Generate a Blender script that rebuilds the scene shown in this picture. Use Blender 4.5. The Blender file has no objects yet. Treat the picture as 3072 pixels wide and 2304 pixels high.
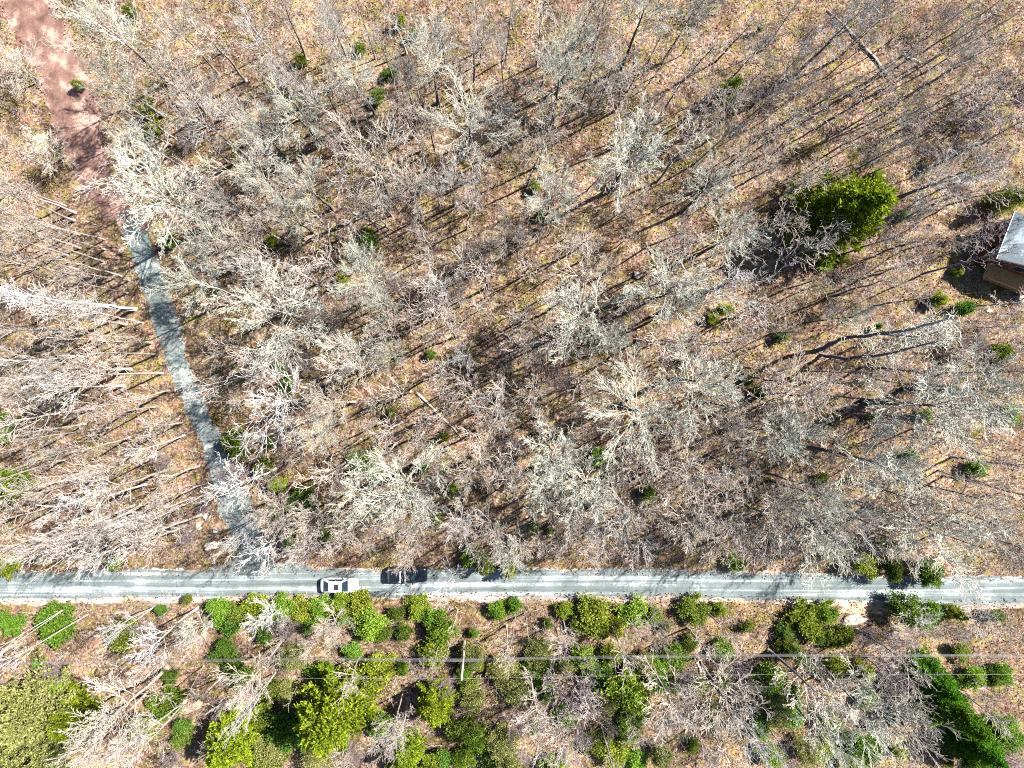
import bpy, bmesh, math, random
import numpy as np
from mathutils import Vector, Matrix

# ---------------------------------------------------------------- frame, camera, light
S = 23.5                    # ground pixels (of the 3072 px photo) per metre
H = 87.0                    # flying height
NX, NY = 1460.0, 1080.0     # point straight below the camera, in photo pixels
CX, CY = (NX - 1536) / S, -(NY - 1152) / S
scene = bpy.context.scene
col = scene.collection

def G(px, py, z=0.0):
    """world point at height z that shows at photo pixel (px, py)"""
    k = (H - z) / H
    return (CX + ((px - 1536) / S - CX) * k, CY + (-(py - 1152) / S - CY) * k)

cam_d = bpy.data.cameras.new('camera')
cam_d.sensor_width = 36.0
cam_d.lens = 36.0 * H * S / 3072.0
cam_d.shift_x = (1536 - NX) / 3072.0
cam_d.shift_y = -(1152 - NY) / 3072.0
cam_d.clip_end = 2000.0
cam = bpy.data.objects.new('camera', cam_d)
cam.location = (CX, CY, H)
col.objects.link(cam)
scene.camera = cam

SUN_EL = math.radians(48.0)
SUN_H = Vector((0.885, 0.465, 0.0)).normalized()      # towards the sun, on the ground
to_sun = Vector((SUN_H.x * math.cos(SUN_EL), SUN_H.y * math.cos(SUN_EL), math.sin(SUN_EL)))
world = bpy.data.worlds.new('World')
scene.world = world
world.use_nodes = True
wn = world.node_tree.nodes
sky = wn.new('ShaderNodeTexSky')
sky.sky_type = 'NISHITA'
sky.sun_disc = False
sky.sun_elevation = SUN_EL
sky.sun_rotation = math.atan2(SUN_H.x, SUN_H.y)
bg = wn['Background']
bg.inputs['Strength'].default_value = 0.068
world.node_tree.links.new(sky.outputs[0], bg.inputs['Color'])
sun_d = bpy.data.lights.new('sun', 'SUN')
sun_d.energy = 5.0
sun_d.angle = math.radians(0.5)
sun_d.color = (1.0, 0.95, 0.88)
sun = bpy.data.objects.new('sun', sun_d)
sun.rotation_euler = (-to_sun).to_track_quat('-Z', 'Y').to_euler()
sun.location = (60, 30, 120)
col.objects.link(sun)

vs = scene.view_settings
vs.view_transform = 'Standard'
vs.look = 'None'
vs.exposure = 1.38
vs.gamma = 1.0
vs.use_curve_mapping = False
scene.cycles.max_bounces = 2
scene.cycles.diffuse_bounces = 0
scene.cycles.glossy_bounces = 2
scene.cycles.transmission_bounces = 3
scene.cycles.transparent_max_bounces = 4
scene.cycles.use_denoising = False
scene.render.filter_size = 1.2 if hasattr(scene.render, 'filter_size') else 1.5
scene.cycles.filter_width = 1.1

R = random.Random(7)
NR = np.random.default_rng(11)

# ---------------------------------------------------------------- materials
def new_mat(name):
    m = bpy.data.materials.new(name)
    m.use_nodes = True
    nt = m.node_tree
    return m, nt, nt.nodes, nt.links

def ramp(nt, stops):
    r = nt.nodes.new('ShaderNodeValToRGB')
    e = r.color_ramp.elements
    while len(e) < len(stops):
        e.new(0.5)
    for i, (p, c) in enumerate(stops):
        e[i].position = p
        e[i].color = (*c, 1)
    return r

def noise(nt, scale, detail=4, rough=0.6, vec=None, dist=0.0):
    n = nt.nodes.new('ShaderNodeTexNoise')
    n.inputs['Scale'].default_value = scale
    n.inputs['Detail'].default_value = detail
    n.inputs['Roughness'].default_value = rough
    n.inputs['Distortion'].default_value = dist
    if vec is not None:
        nt.links.new(vec, n.inputs['Vector'])
    return n

def mixc(nt, fac, a, b, mode='MIX'):
    m = nt.nodes.new('ShaderNodeMix')
    m.data_type = 'RGBA'
    m.blend_type = mode
    for sock, v in ((m.inputs['Factor'], fac), (m.inputs['A'], a), (m.inputs['B'], b)):
        pass
    fi, ai, bi = m.inputs[0], m.inputs[6], m.inputs[7]
    for s_, v in ((fi, fac), (ai, a), (bi, b)):
        if hasattr(v, 'is_linked') or hasattr(v, 'links'):
            nt.links.new(v, s_)
        elif isinstance(v, (int, float)):
            s_.default_value = v
        else:
            s_.default_value = (*v, 1)
    return m.outputs[2]

def mapping(nt, out, scale):
    mp = nt.nodes.new('ShaderNodeMapping')
    mp.inputs['Scale'].default_value = scale
    nt.links.new(out, mp.inputs['Vector'])
    return mp.outputs[0]

def worldpos(nt):
    return nt.nodes.new('ShaderNodeNewGeometry').outputs['Position']

def obj_vary(nt, colour, lo=0.8, hi=1.15, hue=0.02):
    """brightness and hue differ a little from one object to the next"""
    oi = nt.nodes.new('ShaderNodeObjectInfo')
    mr = nt.nodes.new('ShaderNodeMapRange')
    mr.inputs['To Min'].default_value = lo
    mr.inputs['To Max'].default_value = hi
    nt.links.new(oi.outputs['Random'], mr.inputs['Value'])
    mr2 = nt.nodes.new('ShaderNodeMapRange')
    mr2.inputs['To Min'].default_value = 0.5 - hue
    mr2.inputs['To Max'].default_value = 0.5 + hue
    wn2 = nt.nodes.new('ShaderNodeTexWhiteNoise')
    wn2.noise_dimensions = '1D'
    nt.links.new(oi.outputs['Random'], wn2.inputs['W'])
    nt.links.new(wn2.outputs['Value'], mr2.inputs['Value'])
    hs = nt.nodes.new('ShaderNodeHueSaturation')
    nt.links.new(mr.outputs[0], hs.inputs['Value'])
    nt.links.new(mr2.outputs[0], hs.inputs['Hue'])
    nt.links.new(colour, hs.inputs['Color'])
    return hs.outputs[0]

def bark(name, stops, scale=1.6, lo=0.85, hi=1.15, hue=0.01, rough=0.9):
    m, nt, n, l = new_mat(name)
    tc = nt.nodes.new('ShaderNodeTexCoord')
    nz = noise(nt, scale, 5, 0.65, tc.outputs['Object'])
    r = ramp(nt, stops)
    l.new(nz.outputs['Fac'], r.inputs['Fac'])
    c = obj_vary(nt, r.outputs['Color'], lo, hi, hue)
    b = n['Principled BSDF']
    l.new(c, b.inputs['Base Color'])
    b.inputs['Roughness'].default_value = rough
    b.inputs['Specular IOR Level'].default_value = 0.2
    return m

def leafmat(name, stops, lo=0.8, hi=1.2, hue=0.015, trans=0.35, island=0.6, patch_scale=0.9):
    m, nt, n, l = new_mat(name)
    n.remove(n['Principled BSDF'])
    geo = n.new('ShaderNodeNewGeometry')
    nz = noise(nt, patch_scale, 4, 0.65, geo.outputs['Position'])
    mx = n.new('ShaderNodeMix')
    mx.inputs[0].default_value = island
    l.new(nz.outputs['Fac'], mx.inputs[2])
    l.new(geo.outputs['Random Per Island'], mx.inputs[3])
    r = ramp(nt, stops)
    l.new(mx.outputs[0], r.inputs['Fac'])
    c = obj_vary(nt, r.outputs['Color'], lo, hi, hue)
    d = n.new('ShaderNodeBsdfDiffuse')
    t = n.new('ShaderNodeBsdfTranslucent')
    ms = n.new('ShaderNodeMixShader')
    ms.inputs[0].default_value = trans
    l.new(c, d.inputs['Color'])
    l.new(c, t.inputs['Color'])
    l.new(d.outputs[0], ms.inputs[1])
    l.new(t.outputs[0], ms.inputs[2])
    l.new(ms.outputs[0], n['Material Output'].inputs['Surface'])
    return m

def plain(name, c, rough=0.6, metal=0.0, vary=0.0, scale=6.0, spec=0.5, coat=0.0):
    m, nt, n, l = new_mat(name)
    b = n['Principled BSDF']
    b.inputs['Base Color'].default_value = (*c, 1)
    b.inputs['Roughness'].default_value = rough
    b.inputs['Metallic'].default_value = metal
    b.inputs['Specular IOR Level'].default_value = spec
    b.inputs['Coat Weight'].default_value = coat
    if vary:
        nz = noise(nt, scale, 5, 0.6, worldpos(nt))
        r = ramp(nt, [(0.3, tuple(x * (1 - vary) for x in c)), (0.7, tuple(min(1, x * (1 + vary)) for x in c))])
        l.new(nz.outputs['Fac'], r.inputs['Fac'])
        l.new(r.outputs[0], b.inputs['Base Color'])
    return m

M = {}
M['lichen'] = bark('lichen_bark', [(0.25, (0.30, 0.27, 0.24)), (0.42, (0.62, 0.61, 0.50)), (0.70, (0.84, 0.85, 0.71))], 1.9, 0.85, 1.15)
M['lichen_trunk'] = bark('lichen_trunk_bark', [(0.35, (0.16, 0.13, 0.12)), (0.55, (0.30, 0.28, 0.24)), (0.75, (0.5, 0.53, 0.45))], 2.5)
M['grey'] = bark('grey_bark', [(0.3, (0.40, 0.37, 0.35)), (0.7, (0.76, 0.74, 0.70))], 2.0)
M['grey_trunk'] = bark('grey_trunk_bark', [(0.3, (0.2, 0.17, 0.16)), (0.7, (0.42, 0.39, 0.37))], 2.0)
M['tan'] = bark('tan_twig_bark', [(0.3, (0.40, 0.33, 0.27)), (0.7, (0.78, 0.70, 0.60))], 1.6)
M['tan_trunk'] = bark('tan_trunk_bark', [(0.3, (0.28, 0.22, 0.18)), (0.7, (0.52, 0.45, 0.38))], 2.0)
M['slim'] = bark('slim_twig_bark', [(0.3, (0.42, 0.34, 0.30)), (0.7, (0.74, 0.66, 0.58))], 1.8, 0.7, 1.2)
M['slim_trunk'] = bark('slim_trunk_bark', [(0.3, (0.30, 0.25, 0.22)), (0.7, (0.62, 0.55, 0.50))], 2.0, 0.7, 1.2)
M['white'] = bark('white_bark', [(0.3, (0.55, 0.52, 0.49)), (0.6, (0.85, 0.83, 0.80))], 1.6, 0.9, 1.1, 0.0)
M['purple'] = bark('purple_twig_bark', [(0.3, (0.20, 0.155, 0.165)), (0.7, (0.42, 0.35, 0.36))], 2.0, 0.8, 1.2)
M['young'] = bark('young_twig_bark', [(0.3, (0.32, 0.255, 0.225)), (0.7, (0.62, 0.54, 0.47))], 1.8, 0.65, 1.25)
M['brush'] = bark('brush_bark', [(0.3, (0.22, 0.15, 0.12)), (0.7, (0.50, 0.40, 0.33))], 0.5)
M['brush_pale'] = bark('pale_brush_bark', [(0.3, (0.42, 0.35, 0.29)), (0.7, (0.68, 0.60, 0.50))], 0.5)
M['needle_trunk'] = bark('conifer_bark', [(0.3, (0.09, 0.065, 0.05)), (0.7, (0.22, 0.17, 0.14))], 2.0)
M['pine'] = leafmat('pine_needles', [(0.2, (0.06, 0.12, 0.01)), (0.55, (0.17, 0.26, 0.015)), (0.85, (0.36, 0.44, 0.03))], 0.95, 1.1)
M['yellow'] = leafmat('yellow_needles', [(0.2, (0.10, 0.17, 0.01)), (0.5, (0.25, 0.34, 0.02)), (0.85, (0.50, 0.58, 0.05))], 0.9, 1.1)
M['bright'] = leafmat('bright_leaves', [(0.2, (0.14, 0.23, 0.025)), (0.5, (0.31, 0.47, 0.045)), (0.85, (0.55, 0.66, 0.12))], 0.6, 1.2, 0.035, 0.45)
M['dark'] = leafmat('dark_leaves', [(0.2, (0.08, 0.15, 0.025)), (0.5, (0.20, 0.32, 0.045)), (0.85, (0.38, 0.48, 0.10))], 0.6, 1.25, 0.035, 0.45)
M['hemlock'] = leafmat('hemlock_needles', [(0.2, (0.02, 0.07, 0.005)), (0.5, (0.06, 0.17, 0.01)), (0.85, (0.15, 0.32, 0.02))], 1, 1)
M['olive'] = leafmat('olive_leaves', [(0.2, (0.14, 0.16, 0.045)), (0.5, (0.32, 0.35, 0.10)), (0.85, (0.56, 0.56, 0.22))], 0.9, 1.1)
M['cover'] = leafmat('cover_leaves', [(0.2, (0.14, 0.15, 0.02)), (0.5, (0.34, 0.32, 0.05)), (0.85, (0.55, 0.48, 0.10))], 1, 1)
M['litter'] = leafmat('dead_leaves', [(0.2, (0.09, 0.055, 0.04)), (0.45, (0.26, 0.16, 0.11)), (0.7, (0.46, 0.325, 0.24)), (0.92, (0.76, 0.62, 0.49))], 1, 1, 0.0, 0.1, 0.6, 0.35)
M['stone'] = plain('pale_stone', (0.40, 0.35, 0.30), 0.9, 0, 0.25, 2.0)
M['log'] = bark('bleached_log', [(0.3, (0.36, 0.29, 0.23)), (0.7, (0.66, 0.57, 0.47))], 2.0)
M['dark_log'] = bark('dark_log_bark', [(0.3, (0.20, 0.16, 0.15)), (0.7, (0.44, 0.38, 0.35))], 2.0)

def ground_material():
    m, nt, n, l = new_mat('leaf_litter_ground')
    p = worldpos(nt)
    fine = noise(nt, 3.2, 9, 0.72, p)
    r = ramp(nt, [(0.36, (0.05, 0.032, 0.026)), (0.45, (0.18, 0.115, 0.085)), (0.54, (0.38, 0.265, 0.195)), (0.66, (0.70, 0.56, 0.44))])
    l.new(fine.outputs['Fac'], r.inputs['Fac'])
    mid = noise(nt, 0.55, 6, 0.65, p)
    rust = ramp(nt, [(0.48, (0, 0, 0)), (0.62, (1, 1, 1))])
    l.new(mid.outputs['Fac'], rust.inputs['Fac'])
    c1 = mixc(nt, rust.outputs[0], r.outputs[0], mixc(nt, 0.4, r.outputs[0], (0.40, 0.20, 0.12)))
    mo = noise(nt, 0.8, 7, 0.7, mapping(nt, p, (1.0, 1.0, 1.0)))
    mo.inputs['Distortion'].default_value = 0.6
    moss = ramp(nt, [(0.50, (0, 0, 0)), (0.58, (1, 1, 1))])
    l.new(mo.outputs['Fac'], moss.inputs['Fac'])
    c2 = mixc(nt, moss.outputs[0], c1, mixc(nt, 0.7, c1, (0.27, 0.25, 0.06)))
    damp = noise(nt, 0.32, 5, 0.7, p, 0.8)
    dr = ramp(nt, [(0.40, (0.42, 0.38, 0.36)), (0.56, (1.0, 1.0, 1.0))])
    l.new(damp.outputs['Fac'], dr.inputs['Fac'])
    c2 = mixc(nt, 1.0, c2, dr.outputs[0], 'MULTIPLY')
    big = noise(nt, 0.05, 3, 0.5, p)
    br = ramp(nt, [(0.35, (0.74, 0.72, 0.72)), (0.65, (1.06, 1.04, 1.0))])
    l.new(big.outputs['Fac'], br.inputs['Fac'])
    c3 = mixc(nt, 1.0, c2, br.outputs[0], 'MULTIPLY')
    b = n['Principled BSDF']
    l.new(c3, b.inputs['Base Color'])
    b.inputs['Roughness'].default_value = 0.95
    b.inputs['Specular IOR Level'].default_value = 0.1
    bp = n.new('ShaderNodeBump')
    bp.inputs['Strength'].default_value = 0.9
    bp.inputs['Distance'].default_value = 0.12
    l.new(fine.outputs['Fac'], bp.inputs['Height'])
    l.new(bp.outputs[0], b.inputs['Normal'])
    return m

def gravel_material(name, c0, c1, c2, streak, fine_scale=5.0):
    m, nt, n, l = new_mat(name)
    p = worldpos(nt)
    st = noise(nt, 1.0, 5, 0.6, mapping(nt, p, streak))
    fn = noise(nt, fine_scale, 6, 0.7, p)
    blot = noise(nt, 0.35, 4, 0.6, p)
    mx = n.new('ShaderNodeMath'); mx.operation = 'MULTIPLY_ADD'
    l.new(fn.outputs['Fac'], mx.inputs[0]); mx.inputs[1].default_value = 0.35
    l.new(st.outputs['Fac'], mx.inputs[2])
    mx2 = n.new('ShaderNodeMath'); mx2.operation = 'MULTIPLY_ADD'
    l.new(blot.outputs['Fac'], mx2.inputs[0]); mx2.inputs[1].default_value = 0.5
    l.new(mx.outputs[0], mx2.inputs[2])
    r = ramp(nt, [(0.72, c0), (0.92, c1), (1.0, c2)])
    sc = n.new('ShaderNodeMath'); sc.operation = 'MULTIPLY'
    l.new(mx2.outputs[0], sc.inputs[0]); sc.inputs[1].default_value = 0.95
    l.new(sc.outputs[0], r.inputs['Fac'])
    b = n['Principled BSDF']
    l.new(r.outputs[0], b.inputs['Base Color'])
    b.inputs['Roughness'].default_value = 0.9
    b.inputs['Specular IOR Level'].default_value = 0.25
    bp = n.new('ShaderNodeBump')
    bp.inputs['Strength'].default_value = 0.4
    bp.inputs['Distance'].default_value = 0.05
    l.new(fn.outputs['Fac'], bp.inputs['Height'])
    l.new(bp.outputs[0], b.inputs['Normal'])
    return m

M['ground'] = ground_material()
M['road'] = gravel_material('road_gravel', (0.10, 0.125, 0.125), (0.185, 0.22, 0.222), (0.42, 0.47, 0.475), (0.03, 1.7, 1.0))
M['lane'] = gravel_material('lane_gravel', (0.10, 0.12, 0.12), (0.17, 0.20, 0.195), (0.30, 0.34, 0.32), (0.35, 0.22, 1.0))
M['shoulder'] = gravel_material('sandy_shoulder', (0.20, 0.15, 0.12), (0.42, 0.34, 0.28), (0.74, 0.66, 0.57), (0.12, 0.9, 1.0))
M['leafy'] = gravel_material('leaf_covered_lane', (0.11, 0.06, 0.048), (0.25, 0.145, 0.115), (0.46, 0.30, 0.24), (0.5, 0.4, 1.0), 4.5)

# ---------------------------------------------------------------- mesh helpers
def mesh_np(name, verts, faces, smooth=False):
    verts = np.asarray(verts, dtype=np.float32)
    faces = np.asarray(faces, dtype=np.int32)
    me = bpy.data.meshes.new(name)
    k = faces.shape[1]
    me.vertices.add(len(verts))
    me.vertices.foreach_set('co', verts.ravel())
    me.loops.add(faces.size)
    me.loops.foreach_set('vertex_index', faces.ravel())
    me.polygons.add(len(faces))
    me.polygons.foreach_set('loop_start', np.arange(0, faces.size, k, dtype=np.int32))
    me.polygons.foreach_set('loop_total', np.full(len(faces), k, dtype=np.int32))
    me.update(calc_edges=True)
    me.validate()
    if smooth:
        me.shade_smooth()
    return me

def prisms(P0, P1, r0, r1, sides=3):
    """one little tapered prism for each row"""
    P0 = np.asarray(P0, float); P1 = np.asarray(P1, float)
    r0 = np.asarray(r0, float); r1 = np.asarray(r1, float)
    d = P1 - P0
    d /= np.linalg.norm(d, axis=1, keepdims=True) + 1e-9
    ref = np.where(np.abs(d[:, 2:3]) > 0.9, np.array([[1.0, 0, 0]]), np.array([[0, 0, 1.0]]))
    u = np.cross(d, ref); u /= np.linalg.norm(u, axis=1, keepdims=True) + 1e-9
    v = np.cross(d, u)
    n = len(P0)
    V = np.zeros((n, 2 * sides, 3))
    for k in range(sides):
        a = 2 * math.pi * k / sides
        o = u * math.cos(a) + v * math.sin(a)
        V[:, k] = P0 + o * r0[:, None]
        V[:, sides + k] = P1 + o * r1[:, None]
    F = []
    base = np.arange(n)[:, None] * 2 * sides
    for k in range(sides):
        k2 = (k + 1) % sides
        F.append(base + np.array([[k, k2, sides + k2, sides + k]]))
    return V.reshape(-1, 3), np.concatenate(F)

def tube(paths, sides):
    """paths: list of (points, radii): closed tubes joined in one mesh, as (verts, quads)"""
    V, F = [], []
    for pts, rad in paths:
        b = len(V)
        n = len(pts)
        for i in range(n):
            p = Vector(pts[i])
            d = (Vector(pts[min(i + 1, n - 1)]) - Vector(pts[max(i - 1, 0)])).normalized()
            ref = Vector((1, 0, 0)) if abs(d.z) > 0.7 else Vector((0, 0, 1))
            u = d.cross(ref).normalized(); v = d.cross(u)
            for k in range(sides):
                a = 2 * math.pi * k / sides
                q = p + (u * math.cos(a) + v * math.sin(a)) * rad[i]
                V.append((q.x, q.y, q.z))
        for i in range(n - 1):
            for k in range(sides):
                k2 = (k + 1) % sides
                F.append((b + i * sides + k, b + i * sides + k2, b + (i + 1) * sides + k2, b + (i + 1) * sides + k))
        for end in (0, n - 1):
            c = len(V)
            V.append(tuple(pts[end]))
            for k in range(sides):
                k2 = (k + 1) % sides
                F.append((c, b + end * sides + k, b + end * sides + k2, b + end * sides + k2))
    return V, F

def tube_mesh(name, paths, sides):
    V, F = tube(paths, sides)
    me = bpy.data.meshes.new(name)
    me.from_pydata(V, [], [tuple(dict.fromkeys(f)) for f in F])
    me.shade_smooth()
    return me

def leaves(C, L, W, up=0.5, out=None, rng=NR):
    """a small four-cornered leaf or needle spray at each centre C; out: directions it points along"""
    n = len(C)
    d = rng.normal(size=(n, 3))
    if out is not None:
        d = d * 0.55 + out
    d[:, 2] += up * 0.3
    d /= np.linalg.norm(d, axis=1, keepdims=True)
    nn = rng.normal(size=(n, 3)); nn[:, 2] += up * 2
    s = np.cross(d, nn); s /= np.linalg.norm(s, axis=1, keepdims=True) + 1e-9
    L = np.broadcast_to(L, (n,))[:, None]; W = np.broadcast_to(W, (n,))[:, None]
    V = np.stack([C, C + d * L * 0.55 + s * W, C + d * L, C + d * L * 0.55 - s * W], axis=1).reshape(-1, 3)
    F = np.arange(4 * n).reshape(-1, 4)
    return V, F

def link(name, data, parent=None, loc=None, mat=None):
    o = bpy.data.objects.new(name, data)
    col.objects.link(o)
    if parent is not None:
        o.parent = parent
    if loc is not None:
        o.location = loc
    if mat is not None and data is not None:
        if not data.materials:
            data.materials.append(mat)
        else:
            o.material_slots[0].link = 'OBJECT'
            o.material_slots[0].material = mat
    return o

def tag(o, label=None, cat=None, group=None, kind=None):
    if label: o['label'] = label
    if cat: o['category'] = cat
    if group: o['group'] = group
    if kind: o['kind'] = kind
    return o

# ---------------------------------------------------------------- where roads run, how the ground lies
ROAD = [(-1200, 1766), (-300, 1760), (0, 1757), (400, 1755), (800, 1750), (1100, 1746), (1500, 1746), (1900, 1752), (2300, 1760), (2700, 1767), (3072, 1770), (3500, 1775), (4300, 1780)]
LANE = [(398, 655), (420, 740), (462, 860), (505, 985), (548, 1120), (590, 1230), (630, 1320), (660, 1400), (692, 1480), (722, 1550), (745, 1620), (760, 1690), (765, 1740)]
LANE_W = [1.25, 1.4, 1.45, 1.4, 1.4, 1.5, 1.55, 1.65, 2.0, 2.6, 3.5, 5.6, 8.6]
LEAFY = [(-60, -420), (0, -180), (75, 0), (130, 110), (190, 220), (228, 370), (270, 500), (330, 600), (398, 660), (420, 720)]
LEAFY_W = [3.2, 3.2, 3.2, 3.0, 2.9, 2.8, 2.5, 2.1, 1.5, 1.1]

def dense(pts, step=0.5, extra=None):
    P = [G(*p) for p in pts]
    out, ex = [], []
    for i in range(len(P) - 1):
        p0 = Vector(P[max(i - 1, 0)]); p1 = Vector(P[i]); p2 = Vector(P[i + 1]); p3 = Vector(P[min(i + 2, len(P) - 1)])
        n = max(2, int((p2 - p1).length / step))
        for k in range(n):
            t = k / n
            q = 0.5 * ((2 * p1) + (p2 - p0) * t + (2 * p0 - 5 * p1 + 4 * p2 - p3) * t * t + (3 * p1 - p0 - 3 * p2 + p3) * t ** 3)
            out.append((q.x, q.y))
            if extra:
                ex.append(extra[i] * (1 - t) + extra[i + 1] * t)
    out.append(P[-1])
    if extra:
        ex.append(extra[-1])
    return np.array(out), np.array(ex)

road_c, _ = dense(ROAD, 0.5)
lane_c, lane_w = dense(LANE, 0.4, LANE_W)
leafy_c, leafy_w = dense(LEAFY, 0.4, LEAFY_W)

def dist_to(xy, line):
    xy = np.atleast_2d(xy)
    out = np.empty(len(xy))
    for i in range(0, len(xy), 4000):
        d = xy[i:i + 4000, None, :] - line[None, :, :]
        out[i:i + 4000] = np.sqrt((d ** 2).sum(-1).min(1))
    return out

road_s, lane_s, leafy_s = road_c[::3], lane_c[::3], leafy_c[::3]

def road_gap(xy):
    """metres from the edge of the nearest road or lane (negative on it)"""
    return np.minimum(np.minimum(dist_to(xy, road_s) - 1.9, dist_to(xy, lane_s) - 1.6), dist_to(xy, leafy_s) - 3.4)

HX, HY = G(3070, 720, 4.5)
def hgt(xy):
    xy = np.atleast_2d(xy)
    x, y = xy[:, 0], xy[:, 1]
    h = 0.45 * np.sin(x * 0.11 + 1.3) * np.cos(y * 0.13 - 0.4) + 0.28 * np.sin(x * 0.31 + y * 0.23) + 0.12 * np.sin(x * 0.9 - y * 0.7 + 2) + 0.10 * np.cos(x * 0.6 + y * 1.1)
    k = np.clip(road_gap(xy) / 4.0, 0, 1)
    k = k * k * (3 - 2 * k)
    hd = np.clip((np.hypot(x - HX - 3, y - HY) - 8) / 5.0, 0, 1)
    return (h + 0.35) * k * hd

def ground_z(x, y):
    return float(hgt(np.array([[x, y]]))[0])

# ground sheet: fine where it is seen, coarse out to the horizon
gx = np.concatenate([np.linspace(-900, -80, 12)[:-1], np.arange(-80, 80.01, 0.8), np.linspace(80, 900, 12)[1:]])
gy = np.concatenate([np.linspace(-900, -62, 12)[:-1], np.arange(-62, 62.01, 0.8), np.linspace(62, 900, 12)[1:]])
XX, YY = np.meshgrid(gx, gy)
xy = np.stack([XX.ravel(), YY.ravel()], 1)
zz = hgt(xy)
V = np.column_stack([xy, zz])
nx_, ny_ = len(gx), len(gy)
ii, jj = np.meshgrid(np.arange(nx_ - 1), np.arange(ny_ - 1))
a = (jj * nx_ + ii).ravel()
F = np.stack([a, a + 1, a + 1 + nx_, a + nx_], 1)
ground = link('ground', mesh_np('ground', V, F, True), mat=M['ground'])
tag(ground, 'leaf-littered forest floor of tan and rust dead leaves', kind='structure')

def ribbon(name, line, half, z, mat, seed, rag=0.35, offset=0.0, cells=4):
    """a sheet along a line with ragged edges"""
    rng = np.random.default_rng(seed)
    n = len(line)
    t = np.gradient(line, axis=0)
    t /= np.linalg.norm(t, axis=1, keepdims=True)
    nrm = np.stack([-t[:, 1], t[:, 0]], 1)
    half = np.broadcast_to(half, (n,))
    def wob():
        k = np.arange(n)
        w = np.zeros(n)
        for f, a_ in ((0.05, 0.5), (0.13, 0.35), (0.37, 0.3), (0.9, 0.25), (1.9, 0.2)):
            w += a_ * np.sin(k * f * (0.8 + 0.4 * rng.random()) + rng.random() * 6.28)
        return w * rag + rng.normal(size=n) * rag * 0.18
    wl, wr = wob(), wob()
    V = []
    for k in range(cells + 1):
        s = -1 + 2 * k / cells
        off = half * s + offset + (wl * max(0, s) ** 3 + wr * min(0, s) ** 3)
        p = line + nrm * off[:, None]
        crown = 0.03 * (1 - s * s)
        V.append(np.column_stack([p, np.full(n, z + crown)]))
    V = np.stack(V, 1).reshape(-1, 3)
    c = cells + 1
    ii, kk = np.meshgrid(np.arange(n - 1), np.arange(cells))
    a = (ii * c + kk).ravel()
    F = np.stack([a, a + 1, a + c + 1, a + c], 1)
    o = link(name, mesh_np(name, V, F, True), mat=mat)
    o['kind'] = 'structure'
    return o

tag(ribbon('road_shoulder', road_c, 2.3, 0.008, M['shoulder'], 1, 0.45, -0.5), 'pale sandy verge along the gravel road')
tag(ribbon('leafy_lane', leafy_c, leafy_w, 0.016, M['leafy'], 4, 0.7), 'lane covered with pinkish brown dead leaves')
tag(ribbon('gravel_lane', lane_c, lane_w, 0.024, M['lane'], 3, 0.42), 'narrow grey gravel lane branching off the road')
tag(ribbon('gravel_road', road_c, 1.72, 0.034, M['road'], 2, 0.32, 0.0, 8), 'straight grey gravel road with pale wheel tracks')

def earth(px, py, w, d, z, mat, label, seed):
    rng = random.Random(seed)
    x, y = G(px, py)
    V = [(x, y, z + 0.02)]
    n = 40
    ph = [rng.uniform(0, 6.28) for _ in range(4)]
    for i in range(n):
        a = 6.283 * i / n
        k = 1 + 0.18 * math.sin(2 * a + ph[0]) + 0.14 * math.sin(5 * a + ph[1]) + 0.1 * math.sin(9 * a + ph[2]) + rng.uniform(-0.06, 0.06)
        V.append((x + math.cos(a) * w * k, y + math.sin(a) * d * k, z))
    F = [(0, 1 + i, 1 + (i + 1) % n) for i in range(n)]
    for i in range(len(V)):
        V[i] = (V[i][0], V[i][1], max(V[i][2], ground_z(V[i][0], V[i][1]) + 0.03))
    me = bpy.data.meshes.new('bare_earth'); me.from_pydata(V, [], F)
    tag(link('bare_earth', me, mat=mat), label, kind='structure')
M['earth'] = gravel_material('sandy_earth', (0.30, 0.19, 0.12), (0.52, 0.35, 0.24), (0.70, 0.55, 0.42), (0.6, 0.6, 1.0))
earth(2590, 1826, 2.6, 0.9, 0.03, M['earth'], 'sandy bare earth below the road beside the flat boulder', 3)
earth(2640, 1945, 2.2, 0.9, 0.03, M['earth'], 'orange bare earth in a sunny gap above the wires', 5)
earth(590, 2120, 1.8, 0.8, 0.03, M['earth'], 'orange bare earth between the yellow pines', 6)

# ---------------------------------------------------------------- bare tree shapes
def rdir(rng, d, ang):
    """d turned by ang about a random axis"""
    a = Vector((rng.gauss(0, 1), rng.gauss(0, 1), rng.gauss(0, 1)))
    ax = a - d * a.dot(d)
    if ax.length < 1e-5:
        ax = Vector((1, 0, 0))
    return (Matrix.Rotation(ang, 3, ax.normalized()) @ d).normalized()

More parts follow.
